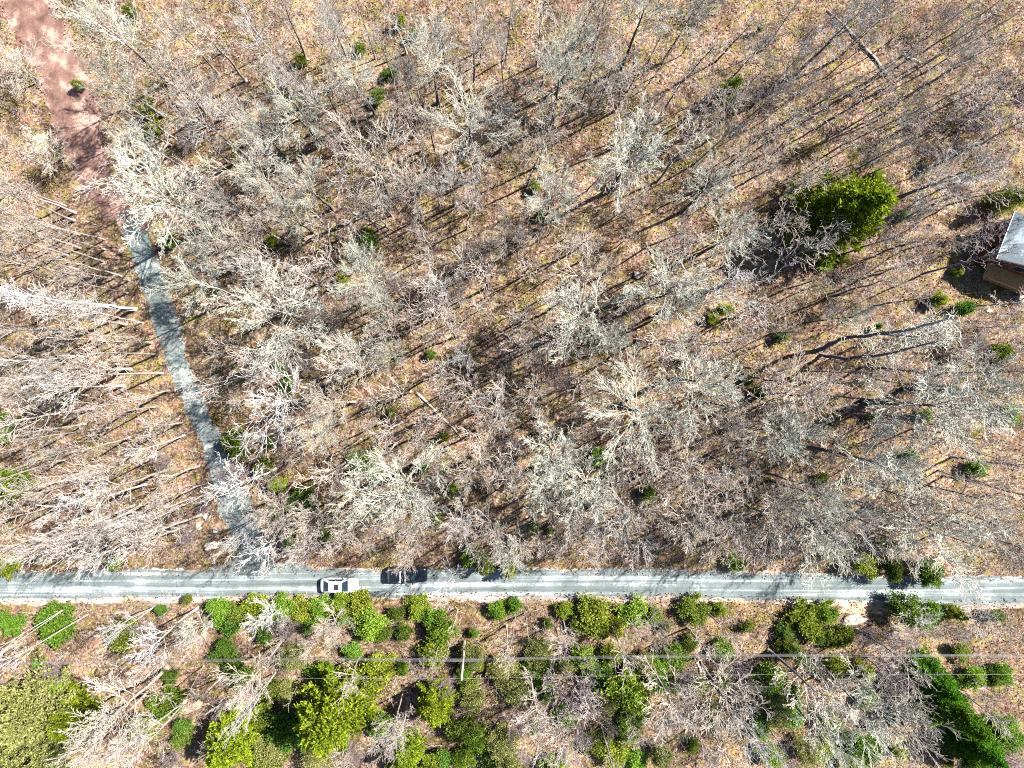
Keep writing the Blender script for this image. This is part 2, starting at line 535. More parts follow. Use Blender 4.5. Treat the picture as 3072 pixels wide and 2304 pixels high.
def gen_tree(seed, h=17.0, rad=4.5, fork=0.42, top=0.75, limbs=9, el=(15, 75), n=(0, 7, 5, 3), lens=(1.0, 0.5, 0.5, 0.5),
             rt=0.2, rl=0.085, rmin=0.021, gnarl=0.18, up=0.06, trunk_wob=0.25, stems=1, lean=0.0, ang=(25, 60)):
    rng = random.Random(seed)
    segs, trunks = [], []
    NS = (6, 4, 3, 2)
    def grow(p, d, L, r, lvl):
        ns = NS[lvl]
        pts = [p]
        dirs = []
        r_end = max(rmin, r * 0.45)
        for i in range(ns):
            d = (d + Vector((rng.gauss(0, gnarl), rng.gauss(0, gnarl), rng.gauss(0, gnarl) + up))).normalized()
            q = pts[-1] + d * (L / ns)
            a = r + (r_end - r) * i / ns
            b = r + (r_end - r) * (i + 1) / ns
            segs.append((pts[-1], q, a, b))
            pts.append(q); dirs.append(d)
        if lvl + 1 < len(n) and n[lvl + 1]:
            for k in range(n[lvl + 1]):
                t = 0.22 + 0.78 * (k + rng.random()) / n[lvl + 1]
                x = min(t, 0.999) * ns
                i = int(x)
                bp = pts[i].lerp(pts[i + 1], x - i)
                cd = rdir(rng, dirs[i], math.radians(rng.uniform(*ang)))
                if cd.z < -0.35:
                    cd.z *= 0.3; cd.normalize()
                grow(bp, cd, L * lens[lvl + 1] * rng.uniform(0.65, 1.2) * (1.15 - 0.45 * t), max(rmin, r * 0.52), lvl + 1)
    for s in range(stems):
        az = rng.uniform(0, 6.28)
        ln = lean + (0.16 if stems > 1 else 0.0)
        m = 9
        pts, rr = [], []
        dx = dy = 0.0
        topz = h * top
        for i in range(m):
            t = i / (m - 1)
            dx += rng.gauss(0, trunk_wob) * (0.35 if i else 0)
            dy += rng.gauss(0, trunk_wob) * (0.35 if i else 0)
            pts.append(Vector((dx + math.cos(az) * ln * t * h, dy + math.sin(az) * ln * t * h, t * topz - (0.35 if i == 0 else 0))))
            rr.append(rt * (1.0 - 0.72 * t) * (1.25 if i == 0 else 1) / (1 if stems == 1 else 1.3))
        trunks.append((pts, rr))
        nl = max(3, limbs // stems)
        for k in range(nl):
            t = fork / top + (1 - fork / top) * (k + 0.6 * rng.random()) / nl
            x = min(0.999, t) * (m - 1)
            i = int(x)
            p = pts[i].lerp(pts[i + 1], x - i)
            f = (t * top - fork) / max(1e-3, top - fork)
            e = math.radians(el[0] + (el[1] - el[0]) * f + rng.uniform(-8, 8))
            a2 = k * 2.39996 + rng.uniform(-0.5, 0.5) + az
            d = Vector((math.cos(a2) * math.cos(e), math.sin(a2) * math.cos(e), math.sin(e)))
            room = max(0.15 * h, (h - p.z))
            L = min(rad / max(0.25, math.cos(e)), room / max(0.2, math.sin(e))) * rng.uniform(0.75, 1.1)
            grow(p, d, L, rl * rng.uniform(0.75, 1.2), 0)
    tm = tube_mesh('trunk', trunks, 6)
    a = np.array([[*s[0], *s[1], s[2], s[3]] for s in segs])
    V, F = prisms(a[:, 0:3], a[:, 3:6], a[:, 6], a[:, 7])
    cm = mesh_np('crown', V, F, True)
    ext = np.percentile(np.hypot(V[:, 0], V[:, 1]), 93)
    return {'trunk': tm, 'crown': cm, 'r': float(ext), 'h': h}

PROTO = {}
PROTO['o'] = [gen_tree(100 + i, 17, 4.6, 0.44, 0.74, 17, (2, 80), (0, 10, 6, 4), (1, 0.40, 0.48, 0.50), 0.33, 0.052, 0.0145, 0.09, 0.05, 0.16, ang=(18, 48)) for i in range(6)]
PROTO['g'] = [gen_tree(200 + i, 17, 4.2, 0.45, 0.80, 14, (12, 78), (0, 7, 4, 3), (1, 0.44, 0.5, 0.5), 0.27, 0.05, 0.0155, 0.10, 0.06, 0.16, ang=(22, 52)) for i in range(4)]
PROTO['t'] = [gen_tree(300 + i, 16, 4.4, 0.42, 0.82, 16, (10, 80), (0, 8, 5, 2), (1, 0.44, 0.5, 0.5), 0.24, 0.052, 0.018, 0.11, 0.05, 0.16, ang=(20, 50)) for i in range(4)]
PROTO['w'] = [gen_tree(400 + i, 17, 3.4, 0.45, 0.85, 14, (22, 80), (0, 6, 4, 2), (1, 0.44, 0.5, 0.5), 0.17, 0.05, 0.018, 0.10, 0.07, 0.2, stems=1 + (i % 2), ang=(20, 50)) for i in range(4)]
PROTO['s'] = [gen_tree(500 + i, 16, 2.4, 0.45, 0.93, 13, (40, 82), (0, 5, 3), (1, 0.42, 0.45), 0.17, 0.042, 0.019, 0.10, 0.08, 0.22) for i in range(7)]
PROTO['y'] = [gen_tree(800 + i, 12, 2.2, 0.40, 0.92, 12, (30, 78), (0, 6, 4), (1, 0.46, 0.48), 0.13, 0.036, 0.017, 0.13, 0.06, 0.25) for i in range(5)]
PROTO['p'] = [gen_tree(600 + i, 5.5, 2.6, 0.12, 0.55, 15, (30, 80), (0, 6, 5, 2), (1, 0.5, 0.5, 0.5), 0.07, 0.045, 0.018, 0.16, 0.05, 0.3, stems=3) for i in range(3)]
PROTO['n'] = [gen_tree(700 + i, 9, 1.0, 0.45, 0.98, 6, (20, 60), (0, 2), (1, 0.5), 0.12, 0.035, 0.018, 0.12, 0.05, 0.3) for i in range(3)]
TREE_MATS = {'o': ('lichen_trunk', 'lichen'), 'g': ('grey_trunk', 'grey'), 't': ('tan_trunk', 'tan'), 'w': ('white', 'white'),
             's': ('slim_trunk', 'slim'), 'p': ('purple', 'purple'), 'y': ('young', 'young'), 'n': ('tan_trunk', 'tan')}
for k, lst in PROTO.items():
    for p in lst:
        p['trunk'].materials.append(M[TREE_MATS[k][0]])
        p['crown'].materials.append(M[TREE_MATS[k][1]])

# ---------------------------------------------------------------- labels
MARKS = [('the white car', 1018, 1757), ('the black SUV', 1225, 1728), ('the utility pole', 1397, 1975), ('the spreading evergreen', 2520, 650),
         ('the house roof', 3035, 720), ('the gravel lane mouth', 740, 1640), ('the top of the gravel lane', 395, 690), ('the flat pale boulder', 2557, 1860),
         ('the dark evergreen row', 2870, 2140), ('the largest yellow pine', 985, 2160), ('the forked leaning oak', 2600, 1010),
         ('the leaf-covered lane', 190, 220), ('the round lane evergreen', 703, 1330), ('the lone upper-woods sapling', 2195, 262),
         ('the pale log mid-woods', 1323, 1248), ('the green sapling pair', 1100, 735), ('the whitest lichen crown', 1774, 1472),
         ('the long fallen trunk', 2575, 127), ('the lane-side birch', 200, 900), ('the corner olive pine', 80, 2170), ('the verge evergreen thicket', 1783, 1850),
         ('the great lane-side lichen crown', 470, 575)]
DIRS = ['east', 'east-northeast', 'northeast', 'north-northeast', 'north', 'north-northwest', 'northwest', 'west-northwest',
        'west', 'west-southwest', 'southwest', 'south-southwest', 'south', 'south-southeast', 'southeast', 'east-southeast']
NUM = ['', 'one', 'two', 'three', 'four', 'five', 'six', 'seven', 'eight', 'nine', 'ten', 'eleven', 'twelve']
QRT = ['', 'quarter', 'half', 'three-quarter']
def lengths(cl):
    """how many car lengths, in words, to the quarter"""
    q = max(1, round(cl * 4))
    w, f = divmod(q, 4)
    if w == 0:
        return QRT[f] + ' car length'
    if f == 0:
        return NUM[min(w, 12)] + (' car length' if w == 1 else ' car lengths')
    return NUM[min(w, 12)] + '-and-' + ('a-' if f < 3 else '') + QRT[f] + ' car lengths'
USED = set()
def where(px, py, lead, skip=None):
    order = sorted((math.hypot(px - m[1], py - m[2]), m) for m in MARKS if m[0] != skip)
    for d, m in order:
        a = math.degrees(math.atan2(-(py - m[2]), px - m[1])) % 360
        dr = DIRS[int((a + 11.25) // 22.5) % 16]
        t = f"{lead}, {lengths(d / S / 4.8)} {dr} of {m[0]}"
        if t not in USED:
            break
    USED.add(t)
    return t

LOOK = {'o': ('lichen_tree', 'bare tree', 'pale lichen-crusted bare tree', 'lichen-covered trees in the woods'),
        'g': ('bare_tree', 'bare tree', 'grey bare tree', 'grey leafless trees'),
        't': ('bare_tree', 'bare tree', 'tan fine-twigged bare tree', 'tan leafless trees'),
        'w': ('birch_tree', 'birch', 'white-barked bare tree', 'white-barked trees'),
        's': ('slim_tree', 'bare tree', 'slim bare tree', 'slim young leafless trees'),
        'p': ('twiggy_shrub', 'shrub', 'purple-brown leafless thicket shrub', 'leafless shrubs'),
        'y': ('young_tree', 'bare tree', 'thin brown young tree', 'thin brown young trees'),
        'n': ('dead_snag', 'dead tree', 'thin dead standing trunk', 'dead standing trunks')}
TREES = []
def put_tree(kind, px, py, rpx, h=None, label=None, tilt=None):
    lst = PROTO[kind]
    p = R.choice(lst)
    if h is None:
        h = p['h'] * R.uniform(0.88, 1.15) * (0.8 + 0.2 * min(1.3, rpx / S / p['r']))
    zc = h * (0.84 if kind not in 'pn' else 0.5)
    x, y = G(px, py, zc)
    for _ in range(14):                      # a tree near the road stands on the verge, not on the gravel
        if road_gap(np.array([[x, y]]))[0] > 0.7 or h < 4.5:
            break
        h *= 0.92
        zc *= 0.92
        x, y = G(px, py, zc)
    z = ground_z(x, y)
    k = rpx / S / p['r'] * 0.92
    e = link(LOOK[kind][0], None, loc=(x, y, z))
    e.rotation_euler = (R.gauss(0, 0.03), R.gauss(0, 0.03), R.uniform(0, 6.28)) if tilt is None else tilt
    link('trunk', p['trunk'], e).scale = (max(0.6, k * 0.5 + 0.5),) * 2 + (h / p['h'],)
    link('crown', p['crown'], e).scale = (k, k, h / p['h'])
    t = e.children
    size = 'broad ' if rpx > 100 else ('small ' if rpx < 48 and kind not in 'ns' else '')
    e_label = label or where(px, py, size + LOOK[kind][2])
    tag(e, e_label, LOOK[kind][1], LOOK[kind][3])
    TREES.append((px, py, rpx, x, y))
    return e

# trunk follows its crown: keep the two in step where the crown is stretched
_put = put_tree
def put_tree(kind, px, py, rpx, h=None, label=None, tilt=None):
    e = _put(kind, px, py, rpx, h, label, tilt)
    ch = {c.data.name.split('.')[0]: c for c in e.children}
    s = ch['crown'].scale
    ch['trunk'].scale = (s[0], s[0], s[2])
    return e

SPEC = """
o 305 70 100;o 324 222 68;t 481 222 92;g 600 352 80;o 880 324 92;o 759 370 70;o 470 575 140 19;o 759 523 88;o 912 541 70;o 856 634 62;o 592 736 78;
w 736 93 50;t 532 90 70;g 981 92 60;t 46 200 90;t 130 440 78;g 824 236 55;o 416 416 58;o 972 23 52;t 731 740 70;g 671 615 42;
o 1283 143 82;g 1417 139 72;o 1714 120 98;o 1700 222 92;o 1950 23 92;o 1070 222 70;o 1209 217 50;g 1135 111 52;o 1403 347 132;o 1917 453 120;o 1663 592 82;
t 1107 500 132;g 1848 194 70;t 1232 578 80;g 1348 532 60;t 1603 463 62;g 1528 14 42;o 1431 10 42;g 2019 685 50;t 1524 712 62;o 1052 740 50;g 1519 139 36;
o 2140 565 82;o 2205 708 88;t 2280 139 62;t 2325 278 52;g 2557 70 72;p 3020 287 100 7;p 2918 370 74 6;g 2835 532 80;g 2930 500 78;p 2483 417 50;p 2950 694 78 6;
t 2765 648 52;t 2880 115 62;o 2075 37 60;t 2673 37 60;g 2400 180 50;t 2180 400 60;t 2700 330 60;
o 569 851 86;o 833 944 145 18;g 815 1222 138 18;w 602 1138 55;t 986 1231 80;o 949 1300 60;p 722 1416 52 8;w 699 1472 72;w 180 1171 70;w 426 1337 45;w 260 1518 78;g 148 1092 52;w 722 796 52;
o 1084 833 82;o 1140 907 58;o 1061 1050 80;o 1163 1064 52;o 1765 939 128;o 2010 884 112;o 1839 1009 58;o 1927 1240 148 18;p 1524 1078 58 8;p 1654 1143 58 8;g 1394 1064 52;
o 1640 1337 92;o 1626 1453 98;o 1209 1453 138 17;o 1093 1500 78;g 1487 1231 62;g 1320 870 62;t 1408 1416 72;
o 2108 1148 130 17;g 2187 851 118;o 2057 916 60;o 2363 1314 92;g 2446 1296 52;o 2858 1231 145 20;o 2997 1185 118 20;o 2631 1398 108;o 2580 948 42;t 2418 1198 108;g 2242 1416 60;t 2928 1500 80;o 2465 1509 62;
w 245 1587 62;w 296 1670 60;w 111 1642 48;w 768 1624 82;w 700 1600 50;w 880 1661 42 12;w 454 1943 62;w 315 1930 52;o 569 1897 52 12;w 810 1860 55 10;w 760 1880 36 9;t 750 2055 82;w 731 2161 40;
t 347 2152 118;t 259 2254 88;w 403 2277 78;t 995 1883 58 10;w -60 2050 40 22;w -40 1965 36 20;
w 1320 1762 70 14;p 1718 2059 108 9;t 1612 2161 78;t 1690 2230 78;o 1524 1642 60;w 1964 1629 56;t 2019 2115 118;t 1973 1906 50;t 1170 2230 60;
o 2441 1619 108;o 2835 1605 128;g 2761 1869 70 13;g 2951 1879 58 12;p 2636 2008 66 8;t 2441 2091 108;o 2627 2138 108;t 2733 2184 98;g 2279 2254 60;t 2187 2115 118;o 2511 2254 70;
t 820 1560 60;t 940 1560 70;t 1040 1590 70;t 1180 1570 60;t 1215 1672 44 13;g 1280 1540 60;g 1380 1560 60;t 1460 1590 55;t 1720 1600 70;g 1830 1590 80;t 1900 1560 80;t 2080 1580 90;t 2200 1600 90;t 2300 1560 90;g 2560 1560 80;t 2680 1600 80;t 2960 1600 80;t 3030 1680 60;t 2050 1450 90;t 2180 1300 80;t 2750 1500 80;
n 1365 1860 20 8;n 1345 1935 18 7;n 1552 1890 20 9;n 1578 1875 20 8;n 1606 2105 24 11;n 1484 2065 18 7;n 1446 2045 18 6;n 1178 2065 18 6;n 875 2080 22 8;n 1000 2080 20 7;n 1640 1880 18 7;n 1880 2130 18 8;n 560 2050 30 10
"""
for tok in SPEC.replace('\n', '').split(';'):
    f = tok.split()
    if f:
        put_tree(f[0], float(f[1]), float(f[2]), float(f[3]), float(f[4]) if len(f) > 4 else None)
put_tree('o', 1774, 1472, 96, 17, 'whitest lichen-crusted bare tree, a dense cream crown in the lower middle woods')

# the white birch that leans far out over the lane-side clearing
def path_tree(name, label, cat, paths, tmat, cmat, seed, twig=(1.2, 2.4), every=5, r_tw=0.035, group=None, rmin=0.02):
    rng = random.Random(seed)
    e = link(name, None, loc=(paths[0][0][0][0], paths[0][0][0][1], 0))
    o0 = Vector((paths[0][0][0][0], paths[0][0][0][1], 0))
    tp = []
    segs = []
    for pts, r0, r1 in paths:
        P = [Vector(p) - o0 for p in pts]
        Q = []
        for i in range(len(P) - 1):
            for k in range(4):
                q = P[i].lerp(P[i + 1], k / 4)
                if i or k:
                    q += Vector((rng.gauss(0, 0.06), rng.gauss(0, 0.06), 0))
                Q.append(q)
        Q.append(P[-1])
        m = len(Q)
        tp.append((Q, [r0 + (r1 - r0) * i / (m - 1) for i in range(m)]))
        for i in range(m // 3, m - 1):
            for _ in range(every):
                t = i / m
                d = rdir(rng, (Q[i + 1] - Q[i]).normalized(), math.radians(rng.uniform(25, 65)))
                L = rng.uniform(*twig) * (1.25 - 0.6 * t)
                p = Q[i].lerp(Q[i + 1], rng.random())
                for s in range(3):
                    d2 = (d + Vector((rng.gauss(0, .15), rng.gauss(0, .15), rng.gauss(0, .15) + .08))).normalized()
                    q = p + d2 * L / 3
                    segs.append((*p, *q, r_tw * (1 - s * 0.25), max(rmin, r_tw * (0.75 - s * 0.25))))
                    for _ in range(2):
                        d3 = rdir(rng, d2, math.radians(rng.uniform(25, 60)))
                        l3 = L * rng.uniform(0.2, 0.45)
                        m3 = q + d3 * l3
                        segs.append((*q, *m3, rmin * 1.2, rmin))
                        d4 = rdir(rng, d3, 0.5)
                        segs.append((*m3, *(m3 + d4 * l3 * 0.6), rmin, rmin * 0.9))
                    p = q; d = d2
    link('trunk', tube_mesh('trunk', tp, 7), e, mat=M[tmat])
    a = np.array(segs)
    V, F = prisms(a[:, :3], a[:, 3:6], a[:, 6], a[:, 7])
    link('crown', mesh_np('crown', V, F, True), e, mat=M[cmat])
    tag(e, label, cat, group)
    return e

def at(px, py, z):
    return (*G(px, py, z), z)
path_tree('birch_tree', 'tall white birch stretching out from the clearing beside the gravel lane', 'birch',
          [([at(412, 926, 0), at(330, 916, 6), at(190, 903, 12.5), at(20, 880, 19), at(-90, 868, 23)], 0.17, 0.05),
           ([at(410, 930, 0), at(300, 920, 7.5), at(160, 915, 13), at(20, 902, 18)], 0.12, 0.04)], 'white', 'white', 5)
path_tree('forked_oak', 'dark forked oak leaning toward the house with two long curving stems', 'bare tree',
          [([at(2455, 1050, 0), at(2520, 1018, 5), at(2620, 1004, 11), at(2740, 985, 16), at(2870, 948, 21)], 0.30, 0.07),
           ([at(2462, 1062, 0), at(2540, 1078, 5), at(2640, 1066, 10), at(2730, 1043, 14), at(2830, 1020, 18)], 0.24, 0.06),
           ([at(2640, 1003, 12), at(2740, 1010, 15), at(2830, 990, 18)], 0.12, 0.05)], 'purple', 'lichen', 6)

# ---------------------------------------------------------------- evergreens
def pine_proto(seed, h=12.0, rad=5.0, levels=15, per=7, base=0.10, prof=1.0, droop=0.0, tuft=11, size=0.42, step=0.42, pw=0.7):
    rng = random.Random(seed)
    C, D = [], []
    br = []
    for lv in range(levels):
        f = lv / (levels - 1)
        z = h * (base + (1 - base) * f)
        rr = rad * ((1 - f) ** pw) * prof + 0.25
        m = per if f < 0.8 else max(3, per - 2)
        for k in range(m):
            a = 6.283 * (k + 0.5 * (lv % 2)) / m + rng.uniform(-0.35, 0.35)
            L = rr * rng.uniform(0.62, 1.12)
            e = 0.18 + 0.5 * f - droop
            d = Vector((math.cos(a) * math.cos(e), math.sin(a) * math.cos(e), math.sin(e)))
            p0 = Vector((0, 0, z))
            n = max(2, int(L / step))
            br.append((*p0, *(p0 + d * L), 0.06 * (1 - f) + 0.02, 0.015))
            for s in range(n):
                t = (s + 1) / n
                if t < 0.28 and L > 1.5:
                    continue
                c = p0 + d * L * t
                side = Vector((-d.y, d.x, 0))
                w = 0.34 * L * (1 - t) + 0.16
                for q in range(2 if t < 0.9 else 1):
                    cc = c + side * rng.uniform(-w, w) + Vector((0, 0, rng.uniform(-0.12, 0.12)))
                    C.append(cc)
                    D.append(d)
    C = np.array([[*c] for c in C]); D = np.array([[*d] for d in D])
    r2 = np.random.default_rng(seed)
    Cr = np.repeat(C, tuft, 0) + r2.normal(size=(len(C) * tuft, 3)) * 0.13
    Dr = np.repeat(D, tuft, 0) * 0.7
    V, F = leaves(Cr, size * r2.uniform(0.6, 1.2, len(Cr)), size * 0.17, 0.9, Dr, r2)
    cm = mesh_np('crown', V, F)
    a = np.array(br)
    tp = [([Vector((0, 0, -0.3)), Vector((0, 0, h * 0.5)), Vector((0, 0, h))], [0.22 * h / 12 + 0.03, 0.12 * h / 12 + 0.02, 0.03])]
    Vt, Ft = tube(tp, 6)
    Vb, Fb = prisms(a[:, :3], a[:, 3:6], a[:, 6], a[:, 7])
    allV = list(map(tuple, Vt)) + list(map(tuple, Vb))
    allF = [tuple(dict.fromkeys(f)) for f in Ft] + [tuple(int(i) + len(Vt) for i in f) for f in Fb]
    tm = bpy.data.meshes.new('trunk')
    tm.from_pydata(allV, [], allF)
    tm.materials.append(M['needle_trunk'])
    return {'trunk': tm, 'crown': cm, 'r': rad, 'h': h}

def bush_proto(seed, rad=2.0, h=3.0, lumps=16, nleaf=5200, size=0.2):
    r2 = np.random.default_rng(seed)
    c = r2.normal(size=(lumps, 3))
    c /= np.linalg.norm(c, axis=1, keepdims=True)
    c *= r2.uniform(0.2, 0.95, (lumps, 1))
    c[:, 0] *= rad; c[:, 1] *= rad
    c[:, 2] = h * (0.2 + 0.62 * r2.random(lumps) * (1 - 0.55 * (np.hypot(c[:, 0], c[:, 1]) / rad)))
    lr = rad * r2.uniform(0.14, 0.34, lumps)
    k = r2.integers(0, lumps, nleaf)
    d = r2.normal(size=(nleaf, 3)); d /= np.linalg.norm(d, axis=1, keepdims=True)
    d[:, 2] = np.abs(d[:, 2]) * 0.9 - 0.15
    P = c[k] + d * lr[k][:, None] * np.abs(r2.normal(0.75, 0.42, (nleaf, 1)))
    P[:, 2] = np.maximum(0.06, P[:, 2])
    V, F = leaves(P, size * r2.uniform(0.6, 1.4, nleaf), size * 0.36, 0.5, d * 0.5, r2)
    cm = mesh_np('foliage', V, F)
    br = []
    for i in range(lumps):
        m = Vector(c[i]) * 0.5; m.z = c[i][2] * 0.35
        br.append(([Vector((0.05 * i - 0.3, 0.1, -0.2)), m, Vector(c[i])], [0.05, 0.035, 0.015]))
    tm = tube_mesh('stem', br, 4)
    tm.materials.append(M['needle_trunk'])
    return {'trunk': tm, 'crown': cm, 'r': rad, 'h': h}

EV = {}
EV['P'] = [pine_proto(31, 13, 5.2, 17, 9, 0.10, 1.0, 0.02, 17, 0.44, 0.38, 0.75)]
EV['Y'] = [pine_proto(32 + i, 11, 4.0, 14, 8, 0.10, 1.0, 0.0, 16, 0.44, 0.40, 0.6) for i in range(3)]
EV['H'] = [pine_proto(36, 13.5, 2.7, 26, 8, 0.04, 1.0, 0.30, 13, 0.34, 0.34, 0.75)]
EV['K'] = [pine_proto(38 + i, 5, 1.5, 11, 7, 0.04, 1.0, 0.1, 12, 0.26, 0.25, 0.8) for i in range(2)]
EV['O'] = [bush_proto(41 + i, 4.0, 7.0, 60, 15000, 0.24) for i in range(2)]
EV['Q'] = [pine_proto(52 + i, 9, 5.0, 9, 8, 0.2, 1.0, 0.05, 16, 0.42, 0.36, 0.65) for i in range(2)]
EV['B'] = [bush_proto(45 + i, 2.0, 3.0, 30, 6500, 0.18) for i in range(4)]
EV['D'] = EV['B']
EV_MAT = {'P': 'pine', 'Y': 'yellow', 'H': 'hemlock', 'K': 'dark', 'O': 'olive', 'Q': 'olive', 'B': 'bright', 'D': 'dark'}
EV_LOOK = {'P': ('spreading_evergreen', 'evergreen tree'), 'Y': ('pine_tree', 'pine', 'yellow-green pine', 'yellow-green pines'),
           'H': ('evergreen_tree', 'evergreen tree'), 'K': ('evergreen_sapling', 'sapling', 'small green conifer sapling', 'conifer saplings'),
           'Q': ('olive_pine', 'pine', 'olive-green pine', 'olive pines'), 'O': ('olive_shrub', 'shrub', 'olive-green leafy shrub', 'olive evergreen shrubs'), 'B': ('evergreen_shrub', 'shrub', 'bright green bushy shrub', 'evergreen shrubs'),
           'D': ('evergreen_shrub', 'shrub', 'dark green bushy shrub', 'evergreen shrubs')}
def put_ever(kind, px, py, rpx, h=None, label=None):
    p = R.choice(EV[kind])
    if h is None:
        h = {'B': 3.2, 'D': 3.0, 'K': 5, 'O': 6.5, 'Y': 9}.get(kind, p['h']) * R.uniform(0.85, 1.15) * (0.6 + 0.4 * min(1.4, rpx / S / p['r']))
    x, y = G(px, py, h * 0.6)
    e = link(EV_LOOK[kind][0], None, loc=(x, y, ground_z(x, y)))
    k = rpx / S / p['r']
    if kind in 'BD':
        k *= 1.18
    e.scale = (k, k, h / p['h'])
    e.rotation_euler = (R.gauss(0, 0.02), R.gauss(0, 0.02), R.uniform(0, 6.28))
    shrub = kind in 'BDO'
    link('stem' if shrub else 'trunk', p['trunk'], e)
    link('foliage' if shrub else 'crown', p['crown'], e, mat=M[EV_MAT[kind]])
    look = EV_LOOK[kind]
    if label:
        tag(e, label, look[1], look[3] if len(look) > 3 else None)
    else:
        size = 'large ' if rpx > 55 else ('tiny ' if rpx < 23 else '')
        tag(e, where(px, py, size + look[2]), look[1], look[3])
    TREES.append((px, py, rpx, x, y))
    return e
put_ever('P', 2552, 618, 138, 14, 'big spreading evergreen with yellow-green outer sprays, alone among bare trees')
put_ever('H', 2870, 2140, 66, 10, 'middle and tallest of the row of dark green evergreens below the wires')
put_ever('H', 2810, 2045, 58, 8, 'dark green evergreen right under the wires, top of the row of evergreens')
put_ever('H', 2935, 2240, 56, 8, 'dark green evergreen lowest in the row of evergreens')
put_ever('Y', 990, 2160, 118, 12.5, 'largest yellow-green pine, deep shade at its west side, south of the wires')
put_ever('Q', 95, 2140, 130, 9, 'wide olive-green pine filling the southwest corner')
put_ever('B', 703, 1330, 44, 4.5, 'round bright evergreen shrub standing beside the gravel lane')
put_ever('K', 2195, 262, 32, 5.5, 'lone dark conifer sapling among bare trees of the upper woods')
put_ever('D', 1100, 730, 30, 3.6, 'taller green sapling of the pair in the middle woods')
put_ever('B', 1783, 1852, 55, 4.2, 'evergreen thicket by the verge, widest shrub below the middle of the road')
ESPEC = """
Y 690 2232 92 9;Y 1302 2115 62 7;Y 1223 2264 56 7;Y 215 2150 72 7;Q 20 2270 110 8;Q 150 2280 90 7;Q -10 2130 80 7;
B 171 1883 58 3.5;B 23 1878 38;D 375 1916 40 5;B 660 1832 42;D 715 1848 34;B 770 1836 42;B 838 1832 44;B 905 1836 40;B 960 1828 38;B 1020 1816 34;B 1072 1818 42;B 1115 1866 46 3.6;D 690 1875 34;D 800 1890 40;
D 1190 1842 24;B 1256 1824 38;B 1322 1888 44 4;B 1300 1855 32;D 1210 1895 26;B 1491 1830 28;B 1543 1820 24;B 1695 1832 26;B 1640 1868 16;D 1740 1868 34;B 1848 1884 28;B 1904 1844 46;D 1962 1852 28;D 2085 1836 46;B 2160 1832 24;B 2425 1864 58;B 2484 1842 34;
D 2724 1832 44 5;B 2792 1852 38;Y 2884 1846 24 3;B 2858 1834 22;D 2990 1852 20;B 1422 1680 34;Y 1529 1714 26 4;D 1450 1700 26 5;B 2210 1690 30;B 2599 1692 38 4;D 2664 1658 42 4;D 2798 1720 42 5;D 2690 1715 30 5;
D 792 1396 30;B 836 1452 24;B 878 1622 22;B 830 1536 20;D 905 1500 44;D 985 1592 34;B -4 1290 44;B 28 1450 46 6;B 10 1500 26;D 1000 1560 24;
B 1072 752 20;D 1130 290 26;D 1080 140 18;B 440 322 30 4;B 462 382 22;B 500 725 22;B 2140 955 18;B 2815 900 24;D 2885 926 26;B 2482 790 22;D 2530 778 20;D 1290 1066 16;B 1800 1370 30;B 1090 1388 42;D 1950 1480 28;B 1310 1560 20;B 2934 1404 30;B 2720 1366 20;B 2462 1436 20;
B 230 250 16;B 395 40 20;D 1165 218 20;B 1240 100 16;D 900 180 18;B 1030 840 20;D 860 1150 24;D 1620 640 14;B 1100 690 18;D 2280 1180 20;D 2240 1140 18;B 3000 1060 30;B 3030 1240 30;D 2350 1010 20;
K 3062 588 40 7;B 963 2020 42;B 514 2100 40;O 430 2185 52 4;B 185 2056 30;B 1140 2002 44;D 1385 2182 44;B 1432 2212 38;O 1500 2010 48 3.5;O 1621 1964 46 3.5;B 1746 1967 36;B 1876 2066 64 6;D 1905 2130 48;B 1843 2246 48;D 1780 2230 40;O 1555 2062 56 4;B 1905 2284 38;B 2307 2028 46 4.5;K 2400 1972 28 6;B 2100 2062 26;O 2340 2152 38 3;D 2374 2140 40;B 2785 2112 28;B 2612 2102 30;B 1660 2292 40;D 1482 2272 36;B 2560 2022 24;O 800 2255 60 5;O 862 2082 42 3;D 1060 2120 30;D 860 2200 60 5;D 790 2170 40 4;
B 560 1800 14;D 480 1830 16;B 1420 1900 16;B 2000 1880 16;D 2240 1880 20;B 1600 2180 24;D 1330 2270 30;D 2080 2240 24;B 2700 2260 24;D 2900 2260 40 5;O 1420 2090 44 3;D 1700 2150 36;B 110 1990 16;B 20 1700 34 2.5;B 340 1690 20
"""
for tok in ESPEC.replace('\n', '').split(';'):
    f = tok.split()
    if f:
        put_ever(f[0], float(f[1]), float(f[2]), float(f[3]), float(f[4]) if len(f) > 4 else None)

def fill_ever(kind, box, n, r, gap):
    made = tries = 0
    while made < n and tries < n * 60:
        tries += 1
        px, py = R.uniform(box[0], box[2]), R.uniform(box[1], box[3])
        x, y = G(px, py, 1.5)
        if road_gap(np.array([[x, y]]))[0] > 0.9 and all(math.hypot(px - t[0], py - t[1]) > gap + 0.3 * t[2] for t in TREES):
            put_ever(kind, px, py, R.uniform(*r))
            made += 1
fill_ever('B', (1000, 1940, 3060, 2300), 30, (18, 44), 20)
fill_ever('D', (400, 1840, 3060, 2300), 34, (18, 46), 20)
fill_ever("O", (850, 1960, 2900, 2300), 12, (26, 52), 26)
fill_ever('B', (500, 20, 3000, 1600), 22, (10, 22), 30)

